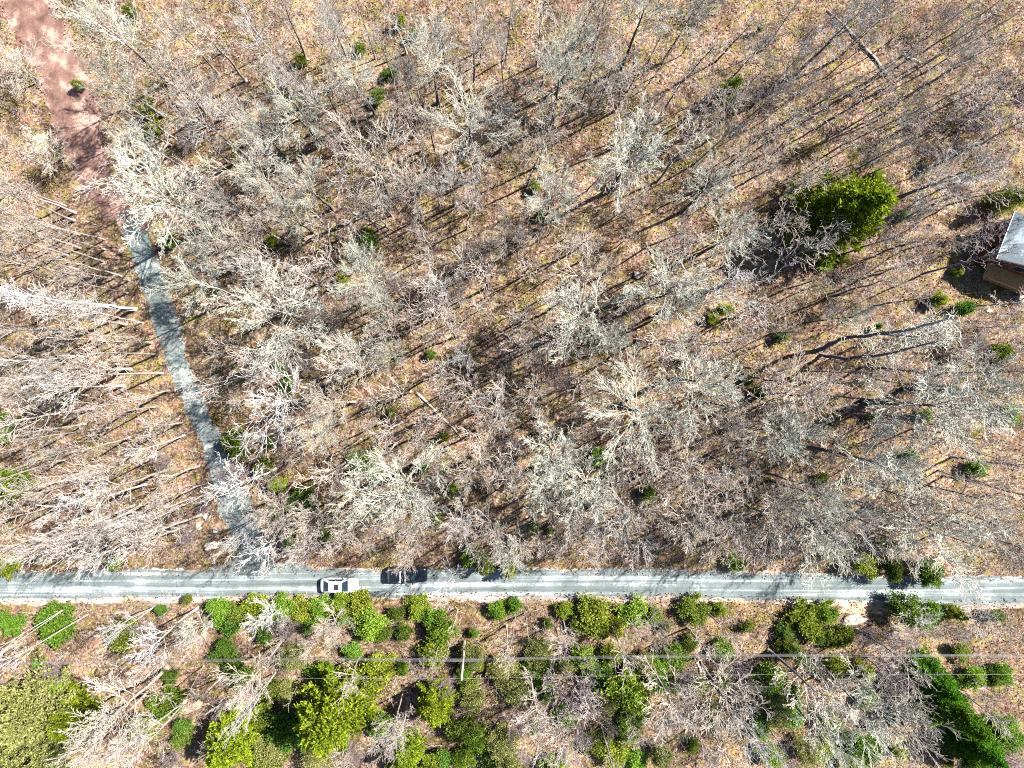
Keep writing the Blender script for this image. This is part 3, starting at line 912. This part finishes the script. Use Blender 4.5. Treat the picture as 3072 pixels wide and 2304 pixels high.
# ---------------------------------------------------------------- slimmer trees that fill the woods
def free(px, py, gap, h, minroad=0.4):
    x, y = G(px, py, h * 0.72)
    if road_gap(np.array([[x, y]]))[0] < minroad:
        return False
    if math.hypot(x - HX - 2, y - HY) < 8:
        return False
    if road_gap(np.array([G(px, py)]))[0] < minroad + 1.4:
        return False
    if 1090 < px < 1310 and 1640 < py < 1760 or 930 < px < 1110 and 1650 < py < 1800:
        return False
    for t in TREES:
        if math.hypot(px - t[0], py - t[1]) < gap + 0.25 * t[2]:
            return False
    return True

def fill(kind, box, n, r, h, gap, minroad=0.4):
    made = tries = 0
    while made < n and tries < n * 60:
        tries += 1
        px, py = R.uniform(box[0], box[2]), R.uniform(box[1], box[3])
        hh = R.uniform(*h)
        if free(px, py, gap, hh, minroad):
            put_tree(kind, px, py, R.uniform(*r), hh)
            made += 1
fill('s', (-60, 950, 560, 1660), 46, (36, 60), (12, 18), 26)
fill('w', (0, 950, 520, 1640), 4, (30, 46), (14, 18), 30)
fill('s', (-40, 300, 400, 900), 22, (36, 58), (13, 18), 30)
fill('s', (420, 0, 1000, 760), 16, (36, 60), (12, 17), 34)
fill('s', (600, 760, 1500, 1500), 42, (36, 62), (11, 17), 34)
fill('s', (1000, 0, 2000, 760), 34, (36, 60), (11, 17), 36)
fill('s', (1500, 760, 2300, 1560), 28, (36, 62), (11, 17), 34)
fill('s', (2000, 0, 3060, 900), 36, (32, 56), (10, 16), 38)
fill('s', (2300, 1100, 3072, 1640), 22, (36, 60), (11, 16), 36)
fill('s', (860, 1550, 3060, 1665), 36, (30, 48), (11, 16), 22, -0.6)
fill('s', (0, 1880, 3072, 2330), 16, (34, 54), (8, 13), 34)
fill('y', (560, 0, 3060, 900), 95, (30, 58), (8, 13), 27)
fill('y', (760, 900, 3060, 1600), 70, (30, 58), (8, 13), 27)
fill('y', (300, 1880, 3060, 2310), 30, (28, 48), (6, 10), 27)
fill('p', (1000, 0, 3060, 1600), 26, (30, 60), (3, 5), 40)
fill('p', (0, 1850, 3060, 2280), 18, (30, 56), (2.5, 4.5), 40)
fill('p', (450, 300, 1000, 1600), 10, (30, 50), (3, 5), 40)

# ---------------------------------------------------------------- what nobody could count: undergrowth, moss, dead leaves, twigs
def scatter(n, xlo=-70, xhi=70, ylo=-54, yhi=54, minroad=0.3, rng=NR):
    xy = np.column_stack([rng.uniform(xlo, xhi, n), rng.uniform(ylo, yhi, n)])
    keep = road_gap(xy) > minroad
    d = np.hypot(xy[:, 0] - HX - 3, xy[:, 1] - HY) > 7
    return xy[keep & d]

def patchy(xy, f, thr, ph):
    v = np.sin(xy[:, 0] * f + ph) * np.cos(xy[:, 1] * f * 1.13 + ph * 2) + 0.6 * np.sin(xy[:, 0] * f * 2.7 - xy[:, 1] * f * 2.1 + ph) + 0.4 * NR.normal(size=len(xy))
    return xy[v > thr]

def brush(name, xy, mat, label, stems=7, hmin=0.4, hmax=1.5, spread=0.8, r0=0.022):
    n = len(xy)
    z = hgt(xy)
    B = np.repeat(np.column_stack([xy, z]), stems, 0)
    m = len(B)
    B[:, :2] += NR.normal(size=(m, 2)) * 0.18
    hh = np.repeat(NR.uniform(hmin, hmax, n), stems) * NR.uniform(0.6, 1.1, m)
    d = np.column_stack([NR.normal(size=(m, 2)) * spread, np.ones(m)])
    d /= np.linalg.norm(d, axis=1, keepdims=True)
    mid = B + d * (hh * 0.55)[:, None]
    P0, P1, a, b = [B], [mid], [np.full(m, r0)], [np.full(m, r0 * 0.8)]
    for _ in range(2):
        d2 = d + NR.normal(size=(m, 3)) * 0.42
        d2 /= np.linalg.norm(d2, axis=1, keepdims=True)
        P0.append(mid); P1.append(mid + d2 * (hh * 0.5)[:, None]); a.append(np.full(m, r0 * 0.8)); b.append(np.full(m, r0 * 0.5))
    V, F = prisms(np.concatenate(P0), np.concatenate(P1), np.concatenate(a), np.concatenate(b))
    return tag(link(name, mesh_np(name, V, F), mat=mat), label, kind='stuff')

brush('brown_undergrowth', patchy(scatter(8000, minroad=0.5), 0.09, -0.1, 0.6), M['brush'], 'brown leafless undergrowth across the forest floor')
brush('pale_undergrowth', patchy(scatter(7000, minroad=0.5), 0.08, 0.0, 2.1), M['brush_pale'], 'pale tan leafless undergrowth across the forest floor')

def ground_leaves(name, xy, size, mat, label, lift=0.03, tilt=0.5, aspect=0.3, spread=0.0, per=1):
    if per > 1:
        xy = np.repeat(xy, per, 0) + NR.normal(size=(len(xy) * per, 2)) * spread
    z = hgt(xy)
    onroad = road_gap(xy) < 0.4
    C = np.column_stack([xy, z + lift * NR.uniform(0.3, 1.0, len(xy)) + np.where(onroad, 0.07, 0)])
    V, F = leaves(C, size * NR.uniform(0.6, 1.4, len(C)), size * aspect, 3.0, np.column_stack([NR.normal(size=(len(C), 2)), np.zeros(len(C))]))
    return tag(link(name, mesh_np(name, V, F), mat=mat), label, kind='stuff')

ground_leaves('leaf_litter', scatter(80000, minroad=-0.75), 0.24, M['litter'], 'dead tan and rust leaves lying on the forest floor', 0.06, aspect=0.38)
cov = patchy(scatter(8500, minroad=0.2), 0.33, 0.65, 1.0)
ground_leaves('ground_cover', cov, 0.2, M['cover'], 'low yellow-green ground cover plants in patches', 0.25, aspect=0.34, spread=0.42, per=26)
tw = scatter(9000, minroad=-0.2)
n = len(tw)
ang = NR.uniform(0, 6.28, n); L = NR.uniform(0.5, 2.2, n)
z = hgt(tw)
P0 = np.column_stack([tw, z + 0.05]); P1 = P0 + np.column_stack([np.cos(ang) * L, np.sin(ang) * L, NR.uniform(0, 0.25, n)])
V, F = prisms(P0, P1, NR.uniform(0.014, 0.032, n), np.full(n, 0.01))
tag(link('fallen_twigs', mesh_np('fallen_twigs', V, F), mat=M['brush_pale']), 'fallen twigs strewn over the dead leaves', kind='stuff')

# ---------------------------------------------------------------- logs and stones
def log(px0, py0, px1, py1, r, mat, label, stubs=3):
    a = Vector((*G(px0, py0), 0)); b = Vector((*G(px1, py1), 0))
    a.z = ground_z(a.x, a.y) + r * 0.7; b.z = ground_z(b.x, b.y) + r * 0.7
    rng = random.Random(int(px0 * 7 + py0))
    pts, rr = [], []
    for i in range(9):
        t = i / 8
        q = a.lerp(b, t)
        q += Vector((rng.gauss(0, r * 0.35), rng.gauss(0, r * 0.35), 0))
        q.z = ground_z(q.x, q.y) + r * (0.75 - 0.3 * t)
        pts.append(q - a); rr.append(r * (1 - 0.5 * t))
    o = link('fallen_log', None, loc=a)
    link('trunk', tube_mesh('trunk', [(pts, rr)], 8), o, mat=M[mat])
    for _ in range(stubs):
        i = rng.randint(3, 7)
        d = rdir(rng, (b - a).normalized(), rng.uniform(0.6, 1.2)); d.z = abs(d.z)
        L = rng.uniform(0.5, 1.6)
        link('branch', tube_mesh('branch', [([pts[i], pts[i] + d * L * 0.5, pts[i] + d * L + Vector((0, 0, 0.1))], [r * 0.35, r * 0.25, 0.015])], 5), o, mat=M[mat])
    tag(o, label, 'log', 'fallen logs')
log(1254, 1178, 1392, 1318, 0.17, 'log', 'long pale log lying straight in the middle woods', 4)
log(2665, 225, 2485, 28, 0.22, 'dark_log', 'long fallen trunk with broken branches near the top edge, upper woods', 6)
log(2712, 178, 2752, 194, 0.16, 'log', 'short broken log beside the long fallen trunk in the upper woods', 1)
log(2752, 1146, 2822, 1150, 0.15, 'log', 'short bleached log between the forked oak and the broad lichen trees', 1)
log(2895, 2054, 2995, 2042, 0.17, 'log', 'pale log lying past the row of dark evergreens', 2)
log(1640, 395, 1600, 350, 0.12, 'dark_log', 'short dark log among the lichen trees near the top', 1)
log(1470, 300, 1640, 405, 0.13, 'dark_log', 'crooked dark fallen limb among shadows of the upper middle woods', 4)
log(1060, 640, 1200, 700, 0.11, 'log', 'thin pale log just north of the green sapling pair', 2)
log(610, 1085, 690, 1050, 0.1, 'log', 'thin pale log on the lane bank opposite the clearing', 2)
log(2240, 1240, 2330, 1200, 0.12, 'dark_log', 'dark rotting log behind the widest lichen crown of the eastern woods', 2)
log(1750, 2010, 1830, 1990, 0.1, 'log', 'thin log lying under the overhead wires', 1)
log(2090, 1985, 2140, 2120, 0.12, 'log', 'pale leaning log south of the overhead wires', 3)

def rock(px, py, w, d, h, label, seed, ang=0.0, name='boulder'):
    bm = bmesh.new()
    bmesh.ops.create_icosphere(bm, subdivisions=3, radius=1.0)
    rng = random.Random(seed)
    ph = [rng.uniform(0, 6.28) for _ in range(6)]
    for v in bm.verts:
        c = v.co
        k = 1 + 0.22 * math.sin(3 * c.x + ph[0]) + 0.18 * math.sin(4 * c.y + ph[1]) + 0.12 * math.sin(5 * c.z + 3 * c.x + ph[2]) + 0.09 * math.sin(9 * c.y - 7 * c.x + ph[3])
        v.co = Vector((c.x * k * w, c.y * k * d, max(-0.3, min(0.62, c.z * k)) * h))
    me = bpy.data.meshes.new(name)
    bm.to_mesh(me); bm.free()
    me.shade_smooth()
    x, y = G(px, py)
    o = link(name, me, loc=(x, y, ground_z(x, y)), mat=M['stone'])
    o.rotation_euler.z = ang
    tag(o, label, 'boulder', 'boulders')
rock(2557, 1858, 1.9, 0.55, 0.5, 'flat pale boulder lying below the road beside bushy shrubs', 3, 0.25)
rock(624, 1548, 0.75, 0.6, 0.8, 'rounded tan boulder at the bend of the gravel lane mouth', 4)
rock(600, 1574, 0.5, 0.4, 0.5, 'small brown stone next to the rounded tan boulder by the lane', 14)
rock(638, 1632, 0.8, 0.5, 0.7, 'low pinkish boulder between the lane mouth and the road', 5, 0.3)
rock(3060, 832, 0.8, 0.6, 0.8, 'white boulder below the house deck', 6)
rock(3058, 892, 0.9, 0.8, 0.9, 'grey boulder in the dirt south of the house', 7)
rock(1908, 828, 0.7, 0.35, 0.5, 'small pinkish rock under grey trees of the middle woods', 8, -0.4)
rock(622, 808, 0.5, 0.4, 0.5, 'small pale rock at the foot of white trees by the lane', 9)
rock(2962, 932, 0.4, 0.35, 0.5, 'small pale rock southwest of the house', 10)
rock(650, 1590, 0.4, 0.3, 0.4, 'small bluish stone at the edge of the lane mouth gravel', 12)

# ---------------------------------------------------------------- utility poles and wires
M['pole'] = bark('weathered_pole', [(0.3, (0.30, 0.25, 0.21)), (0.7, (0.52, 0.45, 0.39))], 3.0)
M['wire'] = plain('bare_wire', (0.36, 0.36, 0.38), 0.5, 0.2)
M['ceramic'] = plain('ceramic', (0.5, 0.5, 0.52), 0.3)
M['galv'] = plain('galvanised_steel', (0.5, 0.52, 0.54), 0.4, 0.8)
PTOP = 10.3
def pole(px, py, label):
    x, y = G(px, py)
    o = link('utility_pole', None, loc=(x, y, ground_z(x, y)))
    link('pole', tube_mesh('pole', [([Vector((0, 0, -0.5)), Vector((0, 0, 5)), Vector((0, 0, PTOP))], [0.17, 0.145, 0.115])], 12), o, mat=M['pole'])
    link('insulator', tube_mesh('insulator', [([Vector((0, 0, PTOP)), Vector((0, 0, PTOP + .12)), Vector((0, 0, PTOP + .16)), Vector((0, 0, PTOP + .3))], [0.04, 0.04, 0.09, 0.05])], 8), o, mat=M['ceramic'])
    for k in range(3):
        link('bracket', tube_mesh('bracket', [([Vector((0.0, 0, 6.3 + 0.3 * k)), Vector((0.0, 0.32, 6.3 + 0.3 * k))], [0.04, 0.035])], 6), o, mat=M['galv'])
    tag(o, label, 'utility pole', 'utility poles')
    return Vector((x, y, 0))
pm = pole(1394, 1920, 'weathered wooden utility pole carrying the overhead wires south of the road')
pl = pole(-420, 1948, 'wooden utility pole at the western end of the overhead wires')
pr = pole(3330, 1915, 'wooden utility pole at the eastern end of the overhead wires')
def wire(a, b, z, dy, sag, r, label):
    pts = []
    for i in range(41):
        t = i / 40
        q = a.lerp(b, t)
        pts.append(Vector((q.x, q.y + dy, z - sag * 4 * t * (1 - t))))
    o = link('overhead_wire', tube_mesh('overhead_wire', [(pts, [r] * 41)], 5), mat=M['wire'])
    tag(o, label, 'wire', 'overhead wires')
for a, b, side in ((pl, pm, 'western'), (pm, pr, 'eastern')):
    wire(a, b, PTOP + 0.28, 0.0, 0.9, 0.009, f'highest single overhead wire on the {side} span from the middle pole')
    wire(a, b, 6.95, 0.32, 1.1, 0.009, f'top strand of the low wire bundle, {side} span')
    wire(a, b, 6.75, 0.34, 1.1, 0.009, f'second strand of the low wire bundle, {side} span')
    wire(a, b, 6.5, 0.32, 1.1, 0.012, f'third thick strand of the low wire bundle, {side} span')
    wire(a, b, 6.3, 0.34, 1.1, 0.009, f'lowest strand of the low wire bundle, {side} span')

# ---------------------------------------------------------------- house at the east edge
M['roof'] = gravel_material('grey_roofing', (0.10, 0.125, 0.145), (0.165, 0.205, 0.235), (0.32, 0.385, 0.42), (0.25, 0.25, 0.5), 4.0)
M['wood_wall'] = plain('stained_wood', (0.30, 0.085, 0.03), 0.7, 0, 0.3, 3.0)
M['deck'] = plain('deck_wood', (0.50, 0.24, 0.10), 0.7, 0, 0.25, 3.0)
M['drip'] = plain('white_drip_edge', (0.85, 0.85, 0.85), 0.4)
M['glass'] = plain('window_glass', (0.02, 0.03, 0.04), 0.08, 0, 0, 1, 0.6)
def box_mesh(name, x0, x1, y0, y1, z0, z1):
    v = [(x, y, z) for z in (z0, z1) for y in (y0, y1) for x in (x0, x1)]
    f = [(0, 2, 3, 1), (4, 5, 7, 6), (0, 1, 5, 4), (2, 6, 7, 3), (0, 4, 6, 2), (1, 3, 7, 5)]
    me = bpy.data.meshes.new(name); me.from_pydata(v, [], f)
    return me
EZ = 4.6
c0 = Vector(G(2988, 776, EZ)); c1 = Vector(G(3042, 636, EZ))
vdir = (c1 - c0).normalized()
udir = Vector((vdir.y, -vdir.x))
LV = (c1 - c0).length
LU = 8.4
house = link('house', None, loc=(c0.x, c0.y, 0))
house.rotation_euler.z = math.atan2(udir.y, udir.x)
tag(house, 'wooden house with grey roof at the east edge of the woods', 'house')
ov = 0.5
wx0, wx1, wy0, wy1 = ov, LU - ov, ov, LV - ov
RZ = EZ + 1.7
link('wall', box_mesh('wall', wx0, wx0 + 0.15, wy0, wy1, -0.3, EZ + 0.05), house, mat=M['wood_wall'])
link('wall', box_mesh('wall', wx1 - 0.15, wx1, wy0, wy1, -0.3, EZ + 0.05), house, mat=M['wood_wall'])
for y0 in (wy0 + 0.003, wy1 - 0.153):
    pts = [(wx0 + 0.15, -0.3), (wx1 - 0.15, -0.3), (wx1 - 0.15, EZ + 0.05), (LU / 2, RZ - 0.2), (wx0 + 0.15, EZ + 0.05)]
    v = [(x, y0, z) for x, z in pts] + [(x, y0 + 0.15, z) for x, z in pts]
    f = [(0, 1, 2, 3, 4), (9, 8, 7, 6, 5)] + [(i, 5 + i, 5 + (i + 1) % 5, (i + 1) % 5) for i in range(5)]
    me = bpy.data.meshes.new('gable_wall'); me.from_pydata(v, [], f)
    link('gable_wall', me, house, mat=M['wood_wall'])
for s in (0, 1):
    xa, xb = (0, LU / 2) if s == 0 else (LU, LU / 2)
    v = [(xa, 0, EZ), (xb, 0, RZ), (xb, LV, RZ), (xa, LV, EZ)]
    v += [(x, y, z + 0.14) for x, y, z in v]
    f = [(0, 1, 2, 3), (4, 7, 6, 5), (0, 4, 5, 1), (1, 5, 6, 2), (2, 6, 7, 3), (3, 7, 4, 0)]
    me = bpy.data.meshes.new('roof'); me.from_pydata(v, [], f)
    rf = link('roof', me, house, mat=M['roof'])
    xe = -0.06 if s == 0 else LU
    link('drip_edge', box_mesh('drip_edge', xe, xe + 0.06, -0.02, LV + 0.02, EZ - 0.06, EZ + 0.17), rf, mat=M['drip'])
    for yy in (-0.045, LV + 0.003):
        v = [(xa, yy, EZ - 0.18), (xb, yy, RZ - 0.18), (xb, yy, RZ + 0.10), (xa, yy, EZ + 0.10)]
        v += [(x, y + 0.04, z) for x, y, z in v]
        me = bpy.data.meshes.new('rake_board'); me.from_pydata(v, [], f)
        link('rake_board', me, rf, mat=M['deck'])
link('ridge_cap', box_mesh('ridge_cap', LU / 2 - 0.15, LU / 2 + 0.15, -0.01, LV + 0.01, RZ + 0.08, RZ + 0.17), house, mat=M['roof'])
for i, (x0, x1) in enumerate(((1.3, 2.5), (3.4, 5.0), (5.9, 7.1))):
    wd = link('window', box_mesh('window', x0, x1, wy0 - 0.05, wy0 - 0.001, 2.2, 3.7), house, mat=M['drip'])
    link('pane', box_mesh('pane', x0 + 0.1, x1 - 0.1, wy0 - 0.07, wy0 - 0.052, 2.3, 3.6), wd, mat=M['glass'])
for y0 in (1.2, 3.6):
    wd = link('window', box_mesh('window', wx0 - 0.05, wx0 - 0.001, y0, y0 + 1.1, 2.2, 3.6), house, mat=M['drip'])
    link('pane', box_mesh('pane', wx0 - 0.07, wx0 - 0.052, y0 + 0.1, y0 + 1.0, 2.3, 3.5), wd, mat=M['glass'])
dk = link('deck', None, loc=house.location)
dk.rotation_euler = house.rotation_euler
tag(dk, 'orange-brown wooden deck with railing on the south side of the house', 'deck')
for k in range(14):
    link('deck_board', box_mesh('deck_board', 1.2, LU - 0.6, -1.7 + k * 0.15, -1.7 + k * 0.15 + 0.135, 1.55, 1.59), dk, mat=M['deck'])
for x in (1.3, 3.1, 4.9, 6.7, 7.7):
    link('post', box_mesh('post', x, x + 0.1, -1.82, -1.72, -0.3, 2.5), dk, mat=M['deck'])
link('rail', box_mesh('rail', 1.2, LU - 0.6, -1.84, -1.70, 2.5, 2.56), dk, mat=M['deck'])
link('rail', box_mesh('rail', 1.2, LU - 0.6, -1.80, -1.74, 1.75, 1.81), dk, mat=M['deck'])
for k in range(30):
    x = 1.45 + k * 0.21
    link('baluster', box_mesh('baluster', x, x + 0.04, -1.79, -1.75, 1.81, 2.5), dk, mat=M['deck'])

# ---------------------------------------------------------------- cars
M['white_paint'] = plain('white_car_paint', (0.80, 0.80, 0.81), 0.25, 0, 0, 1, 0.5, 0.6)
M['black_paint'] = plain('black_car_paint', (0.010, 0.012, 0.020), 0.22, 0, 0, 1, 0.5, 0.6)
M['car_glass'] = plain('car_glass', (0.015, 0.03, 0.05), 0.04, 0, 0, 1, 0.9)
M['rubber'] = plain('tyre_rubber', (0.02, 0.02, 0.02), 0.85)
M['alloy'] = plain('alloy_rim', (0.55, 0.55, 0.57), 0.3, 0.9)
M['trim'] = plain('dark_trim', (0.02, 0.02, 0.024), 0.5)
M['head'] = plain('headlight_glass', (0.75, 0.78, 0.8), 0.1)
M['tail'] = plain('tail_lens', (0.35, 0.01, 0.01), 0.15)
M['bar'] = plain('rack_bar_metal', (0.82, 0.83, 0.85), 0.35, 0.3)

def loft(name, stations, ring):
    """stations: list of ring parameter tuples; ring(params) -> list of points"""
    rings = [ring(s) for s in stations]
    n = len(rings[0])
    V = [p for r_ in rings for p in r_]
    F = []
    for i in range(len(rings) - 1):
        for k in range(n):
            k2 = (k + 1) % n
            F.append((i * n + k, i * n + k2, (i + 1) * n + k2, (i + 1) * n + k))
    F.append(tuple(range(n))[::-1])
    F.append(tuple((len(rings) - 1) * n + k for k in range(n)))
    me = bpy.data.meshes.new(name)
    me.from_pydata(V, [], F)
    bm = bmesh.new(); bm.from_mesh(me)
    bmesh.ops.recalc_face_normals(bm, faces=bm.faces)
    bm.to_mesh(me); bm.free()
    me.shade_smooth()
    return me

def patch(name, quad, n=8, bulge=0.0, lift=0.012, inset=0.0):
    """a slightly bulged glass panel over four corners"""
    q = [Vector(p) for p in quad]
    nrm = (q[1] - q[0]).cross(q[3] - q[0]).normalized()
    V, F = [], []
    for j in range(n + 1):
        for i in range(n + 1):
            s, t = i / n, j / n
            s = inset + s * (1 - 2 * inset); t = inset + t * (1 - 2 * inset)
            p = q[0].lerp(q[1], s).lerp(q[3].lerp(q[2], s), t)
            V.append(p + nrm * (lift + bulge * 4 * s * (1 - s)))
    for j in range(n):
        for i in range(n):
            a = j * (n + 1) + i
            F.append((a, a + 1, a + n + 2, a + n + 1))
    me = bpy.data.meshes.new(name); me.from_pydata(V, [], F); me.shade_smooth()
    return me

def wheel(parent, x, y, r, w):
    tw_ = tube_mesh('tyre', [([Vector((x, y - w / 2, r)), Vector((x, y - w / 2 + 0.03, r)), Vector((x, y + w / 2 - 0.03, r)), Vector((x, y + w / 2, r))], [r - 0.03, r, r, r - 0.03])], 24)
    e = link('wheel', tw_, parent, mat=M['rubber'])
    s = 1 if y > 0 else -1
    link('rim', tube_mesh('rim', [([Vector((x, y + s * (w / 2 - 0.02), r)), Vector((x, y + s * (w / 2 + 0.012), r))], [r * 0.66, r * 0.6])], 16), e, mat=M['alloy'])

def make_car(name, label, cat, px, py, z0, L, W, prof, cabin, roofz, paint, rack=False, sunroof=False, roof_paint=None, wr=0.33, belt_in=0.90):
    """prof: (x, half width factor, hood/belt height, sill height) from rear to front; cabin: rear base x, rear top x, front top x, front base x"""
    x, y = G(px, py, 0.9)
    car = link(name, None, loc=(x, y, z0))
    tag(car, label, cat, 'cars standing on the gravel road')
    def ring(s):
        xx, wf, zt, zs = s
        w = W / 2 * wf
        return [(xx, -w * 0.93, zs), (xx, -w, zs + 0.22), (xx, -w, (zs + zt) / 2 + 0.1), (xx, -w * 0.97, zt - 0.10), (xx, -w * belt_in, zt - 0.025), (xx, -w * 0.5, zt + 0.02),
                (xx, w * 0.5, zt + 0.02), (xx, w * belt_in, zt - 0.025), (xx, w * 0.97, zt - 0.10), (xx, w, (zs + zt) / 2 + 0.1), (xx, w, zs + 0.22), (xx, w * 0.93, zs)]
    bodyo = link('body', loft('body', prof, ring), car, mat=M[paint])
    xb0, xb1, xf1, xf0 = cabin
    zb = [p for p in prof if p[0] >= xb0][0][2] - 0.02
    zf = [p for p in prof if p[0] <= xf0][-1][2] - 0.02
    wb, wt = W / 2 * belt_in, W / 2 * (belt_in - 0.17)
    # cabin shell in cross sections along x
    st = []
    N = 14
    for i in range(N + 1):
        t = i / N
        xx = xb0 + (xf0 - xb0) * t
        if xx < xb1:
            k = (xx - xb0) / (xb1 - xb0)
        elif xx > xf1:
            k = (xf0 - xx) / (xf0 - xf1)
        else:
            k = 1.0
        k = max(0.0, min(1.0, k))
        crown = 0.04 * math.sin(math.pi * max(0, min(1, (xx - xb1) / (xf1 - xb1)))) if k >= 1 else 0
        zbase = zb + (zf - zb) * t - 0.03
        ztop = zbase + 0.03 + (roofz - zbase - 0.03) * k + crown
        st.append((xx, k, zbase, ztop))
    def cring(s):
        xx, k, zb_, zt_ = s
        w0 = wb
        w1 = wb + (wt - wb) * k
        return [(xx, -w0, zb_), (xx, -w1 - 0.0, zt_ - 0.05 * k), (xx, -w1 * 0.9, zt_ - 0.01), (xx, 0, zt_ + 0.015), (xx, w1 * 0.9, zt_ - 0.01), (xx, w1, zt_ - 0.05 * k), (xx, w0, zb_)]
    link('cabin', loft('cabin', st, cring), car, mat=M[roof_paint or paint])
    rz = roofz
    def gl(nm, quad, **kw):
        link(nm, patch(nm, quad, **kw), car, mat=M['car_glass'])
    gl('windshield', [(xf0, -wb, zf), (xf0, wb, zf), (xf1, wt * 0.95, rz), (xf1, -wt * 0.95, rz)], bulge=0.03, lift=0.03, inset=0.07)
    gl('rear_window', [(xb0, wb, zb), (xb0, -wb, zb), (xb1, -wt * 0.95, rz), (xb1, wt * 0.95, rz)], bulge=0.03, lift=0.03, inset=0.09)
    xm = (xb1 + xf1) / 2
    for s in (-1, 1):
        for (a0, a1, c1_, c0_) in (((xb0 * 0.55 + xb1 * 0.45), xb1 + 0.1, xm - 0.05, xm - 0.05), (xm + 0.05, xm + 0.05, xf1 - 0.05, (xf0 * 0.6 + xf1 * 0.4))):
            zz0 = (zb + zf) / 2 + 0.03
            quad = [(a0, s * wb, zz0), (c0_, s * wb, zz0), (c1_, s * (wt + 0.01), rz - 0.08), (a1, s * (wt + 0.01), rz - 0.08)]
            if s > 0:
                quad = [quad[1], quad[0], quad[3], quad[2]]
            gl('side_window', quad, lift=0.018)
    if sunroof:
        link('sunroof', patch('sunroof', [(xm - 0.15, -wt * 0.55, rz + 0.04), (xm + 0.42, -wt * 0.55, rz + 0.04), (xm + 0.42, wt * 0.55, rz + 0.04), (xm - 0.15, wt * 0.55, rz + 0.04)], lift=0.02), car, mat=M['trim'])
    for s in (-1, 1):
        wheel(car, prof[0][0] + L * 0.19, s * (W / 2 - 0.12), wr, 0.23)
        wheel(car, prof[0][0] + L * 0.80, s * (W / 2 - 0.12), wr, 0.23)
        mm = tube_mesh('mirror', [([Vector((xf1 + 0.28, s * (wb - 0.02), zf + 0.08)), Vector((xf1 + 0.26, s * (wb + 0.14), zf + 0.14)), Vector((xf1 + 0.24, s * (wb + 0.27), zf + 0.14))], [0.04, 0.09, 0.07])], 8)
        link('mirror', mm, car, mat=M[paint])
        hx = prof[-1][0]; hz = prof[-2][2]
        link('headlight', patch('headlight', [(hx - 0.30, s * W * 0.46, hz - 0.14), (hx - 0.10, s * W * 0.30, hz - 0.13), (hx - 0.15, s * W * 0.30, hz + 0.0), (hx - 0.36, s * W * 0.45, hz - 0.01)][::s], lift=0.035), car, mat=M['head'])
        tx = prof[0][0]; tz = prof[1][2]
        link('tail_light', patch('tail_light', [(tx + 0.12, s * W * 0.46, tz - 0.25), (tx + 0.02, s * W * 0.30, tz - 0.25), (tx + 0.06, s * W * 0.30, tz - 0.08), (tx + 0.16, s * W * 0.45, tz - 0.08)][::-s], lift=0.03), car, mat=M['tail'])
        for dx in (-0.55, 0.55):
            link('door_handle', box_mesh('door_handle', xm + dx - 0.1, xm + dx + 0.1, s * W / 2 - 0.02, s * W / 2 + 0.03, zf - 0.22, zf - 0.18), car, mat=M[paint])
    if rack:
        for s in (-1, 1):
            link('roof_rail', tube_mesh('roof_rail', [([Vector((xb1 + 0.2, s * wt * 0.88, rz + 0.08)), Vector((xf1 - 0.1, s * wt * 0.88, rz + 0.08))], [0.03, 0.03])], 6), car, mat=M['trim'])
        for xx in (xf1 - 1.22, xf1 - 0.60):
            link('rack_bar', box_mesh('rack_bar', xx - 0.065, xx + 0.065, -wt * 1.02, wt * 1.02, rz + 0.11, rz + 0.17), car, mat=M['bar'])
    return car

make_car('sedan_car', 'white sedan with dark sunroof standing on the gravel road', 'car', 1018, 1757, 0.05, 4.85, 1.86,
         [(-2.43, 0.55, 0.70, 0.36), (-2.36, 0.76, 0.90, 0.28), (-2.16, 0.91, 0.99, 0.22), (-1.5, 1.0, 1.01, 0.20), (-0.5, 1.0, 0.98, 0.20), (0.6, 1.0, 0.96, 0.20), (1.2, 1.0, 0.92, 0.20), (1.7, 0.97, 0.84, 0.20), (2.05, 0.90, 0.76, 0.22), (2.27, 0.76, 0.67, 0.26), (2.38, 0.58, 0.58, 0.3), (2.43, 0.36, 0.52, 0.36)],
         (-2.0, -1.15, 0.35, 1.15), 1.43, 'white_paint', sunroof=True)
make_car('suv_car', 'black SUV with two pale roof rack bars standing at the road edge', 'car', 1222, 1724, 0.05, 5.05, 1.92,
         [(-2.52, 0.84, 1.0, 0.42), (-2.46, 0.93, 1.12, 0.34), (-2.2, 0.98, 1.16, 0.30), (-1.2, 1.0, 1.16, 0.28), (0.2, 1.0, 1.14, 0.28), (1.0, 1.0, 1.12, 0.28), (1.5, 0.99, 1.08, 0.28), (2.1, 0.96, 1.03, 0.30), (2.4, 0.90, 0.95, 0.34), (2.52, 0.80, 0.82, 0.42)],
         (-2.42, -2.05, 0.45, 1.1), 1.80, 'black_paint', rack=True, wr=0.37)
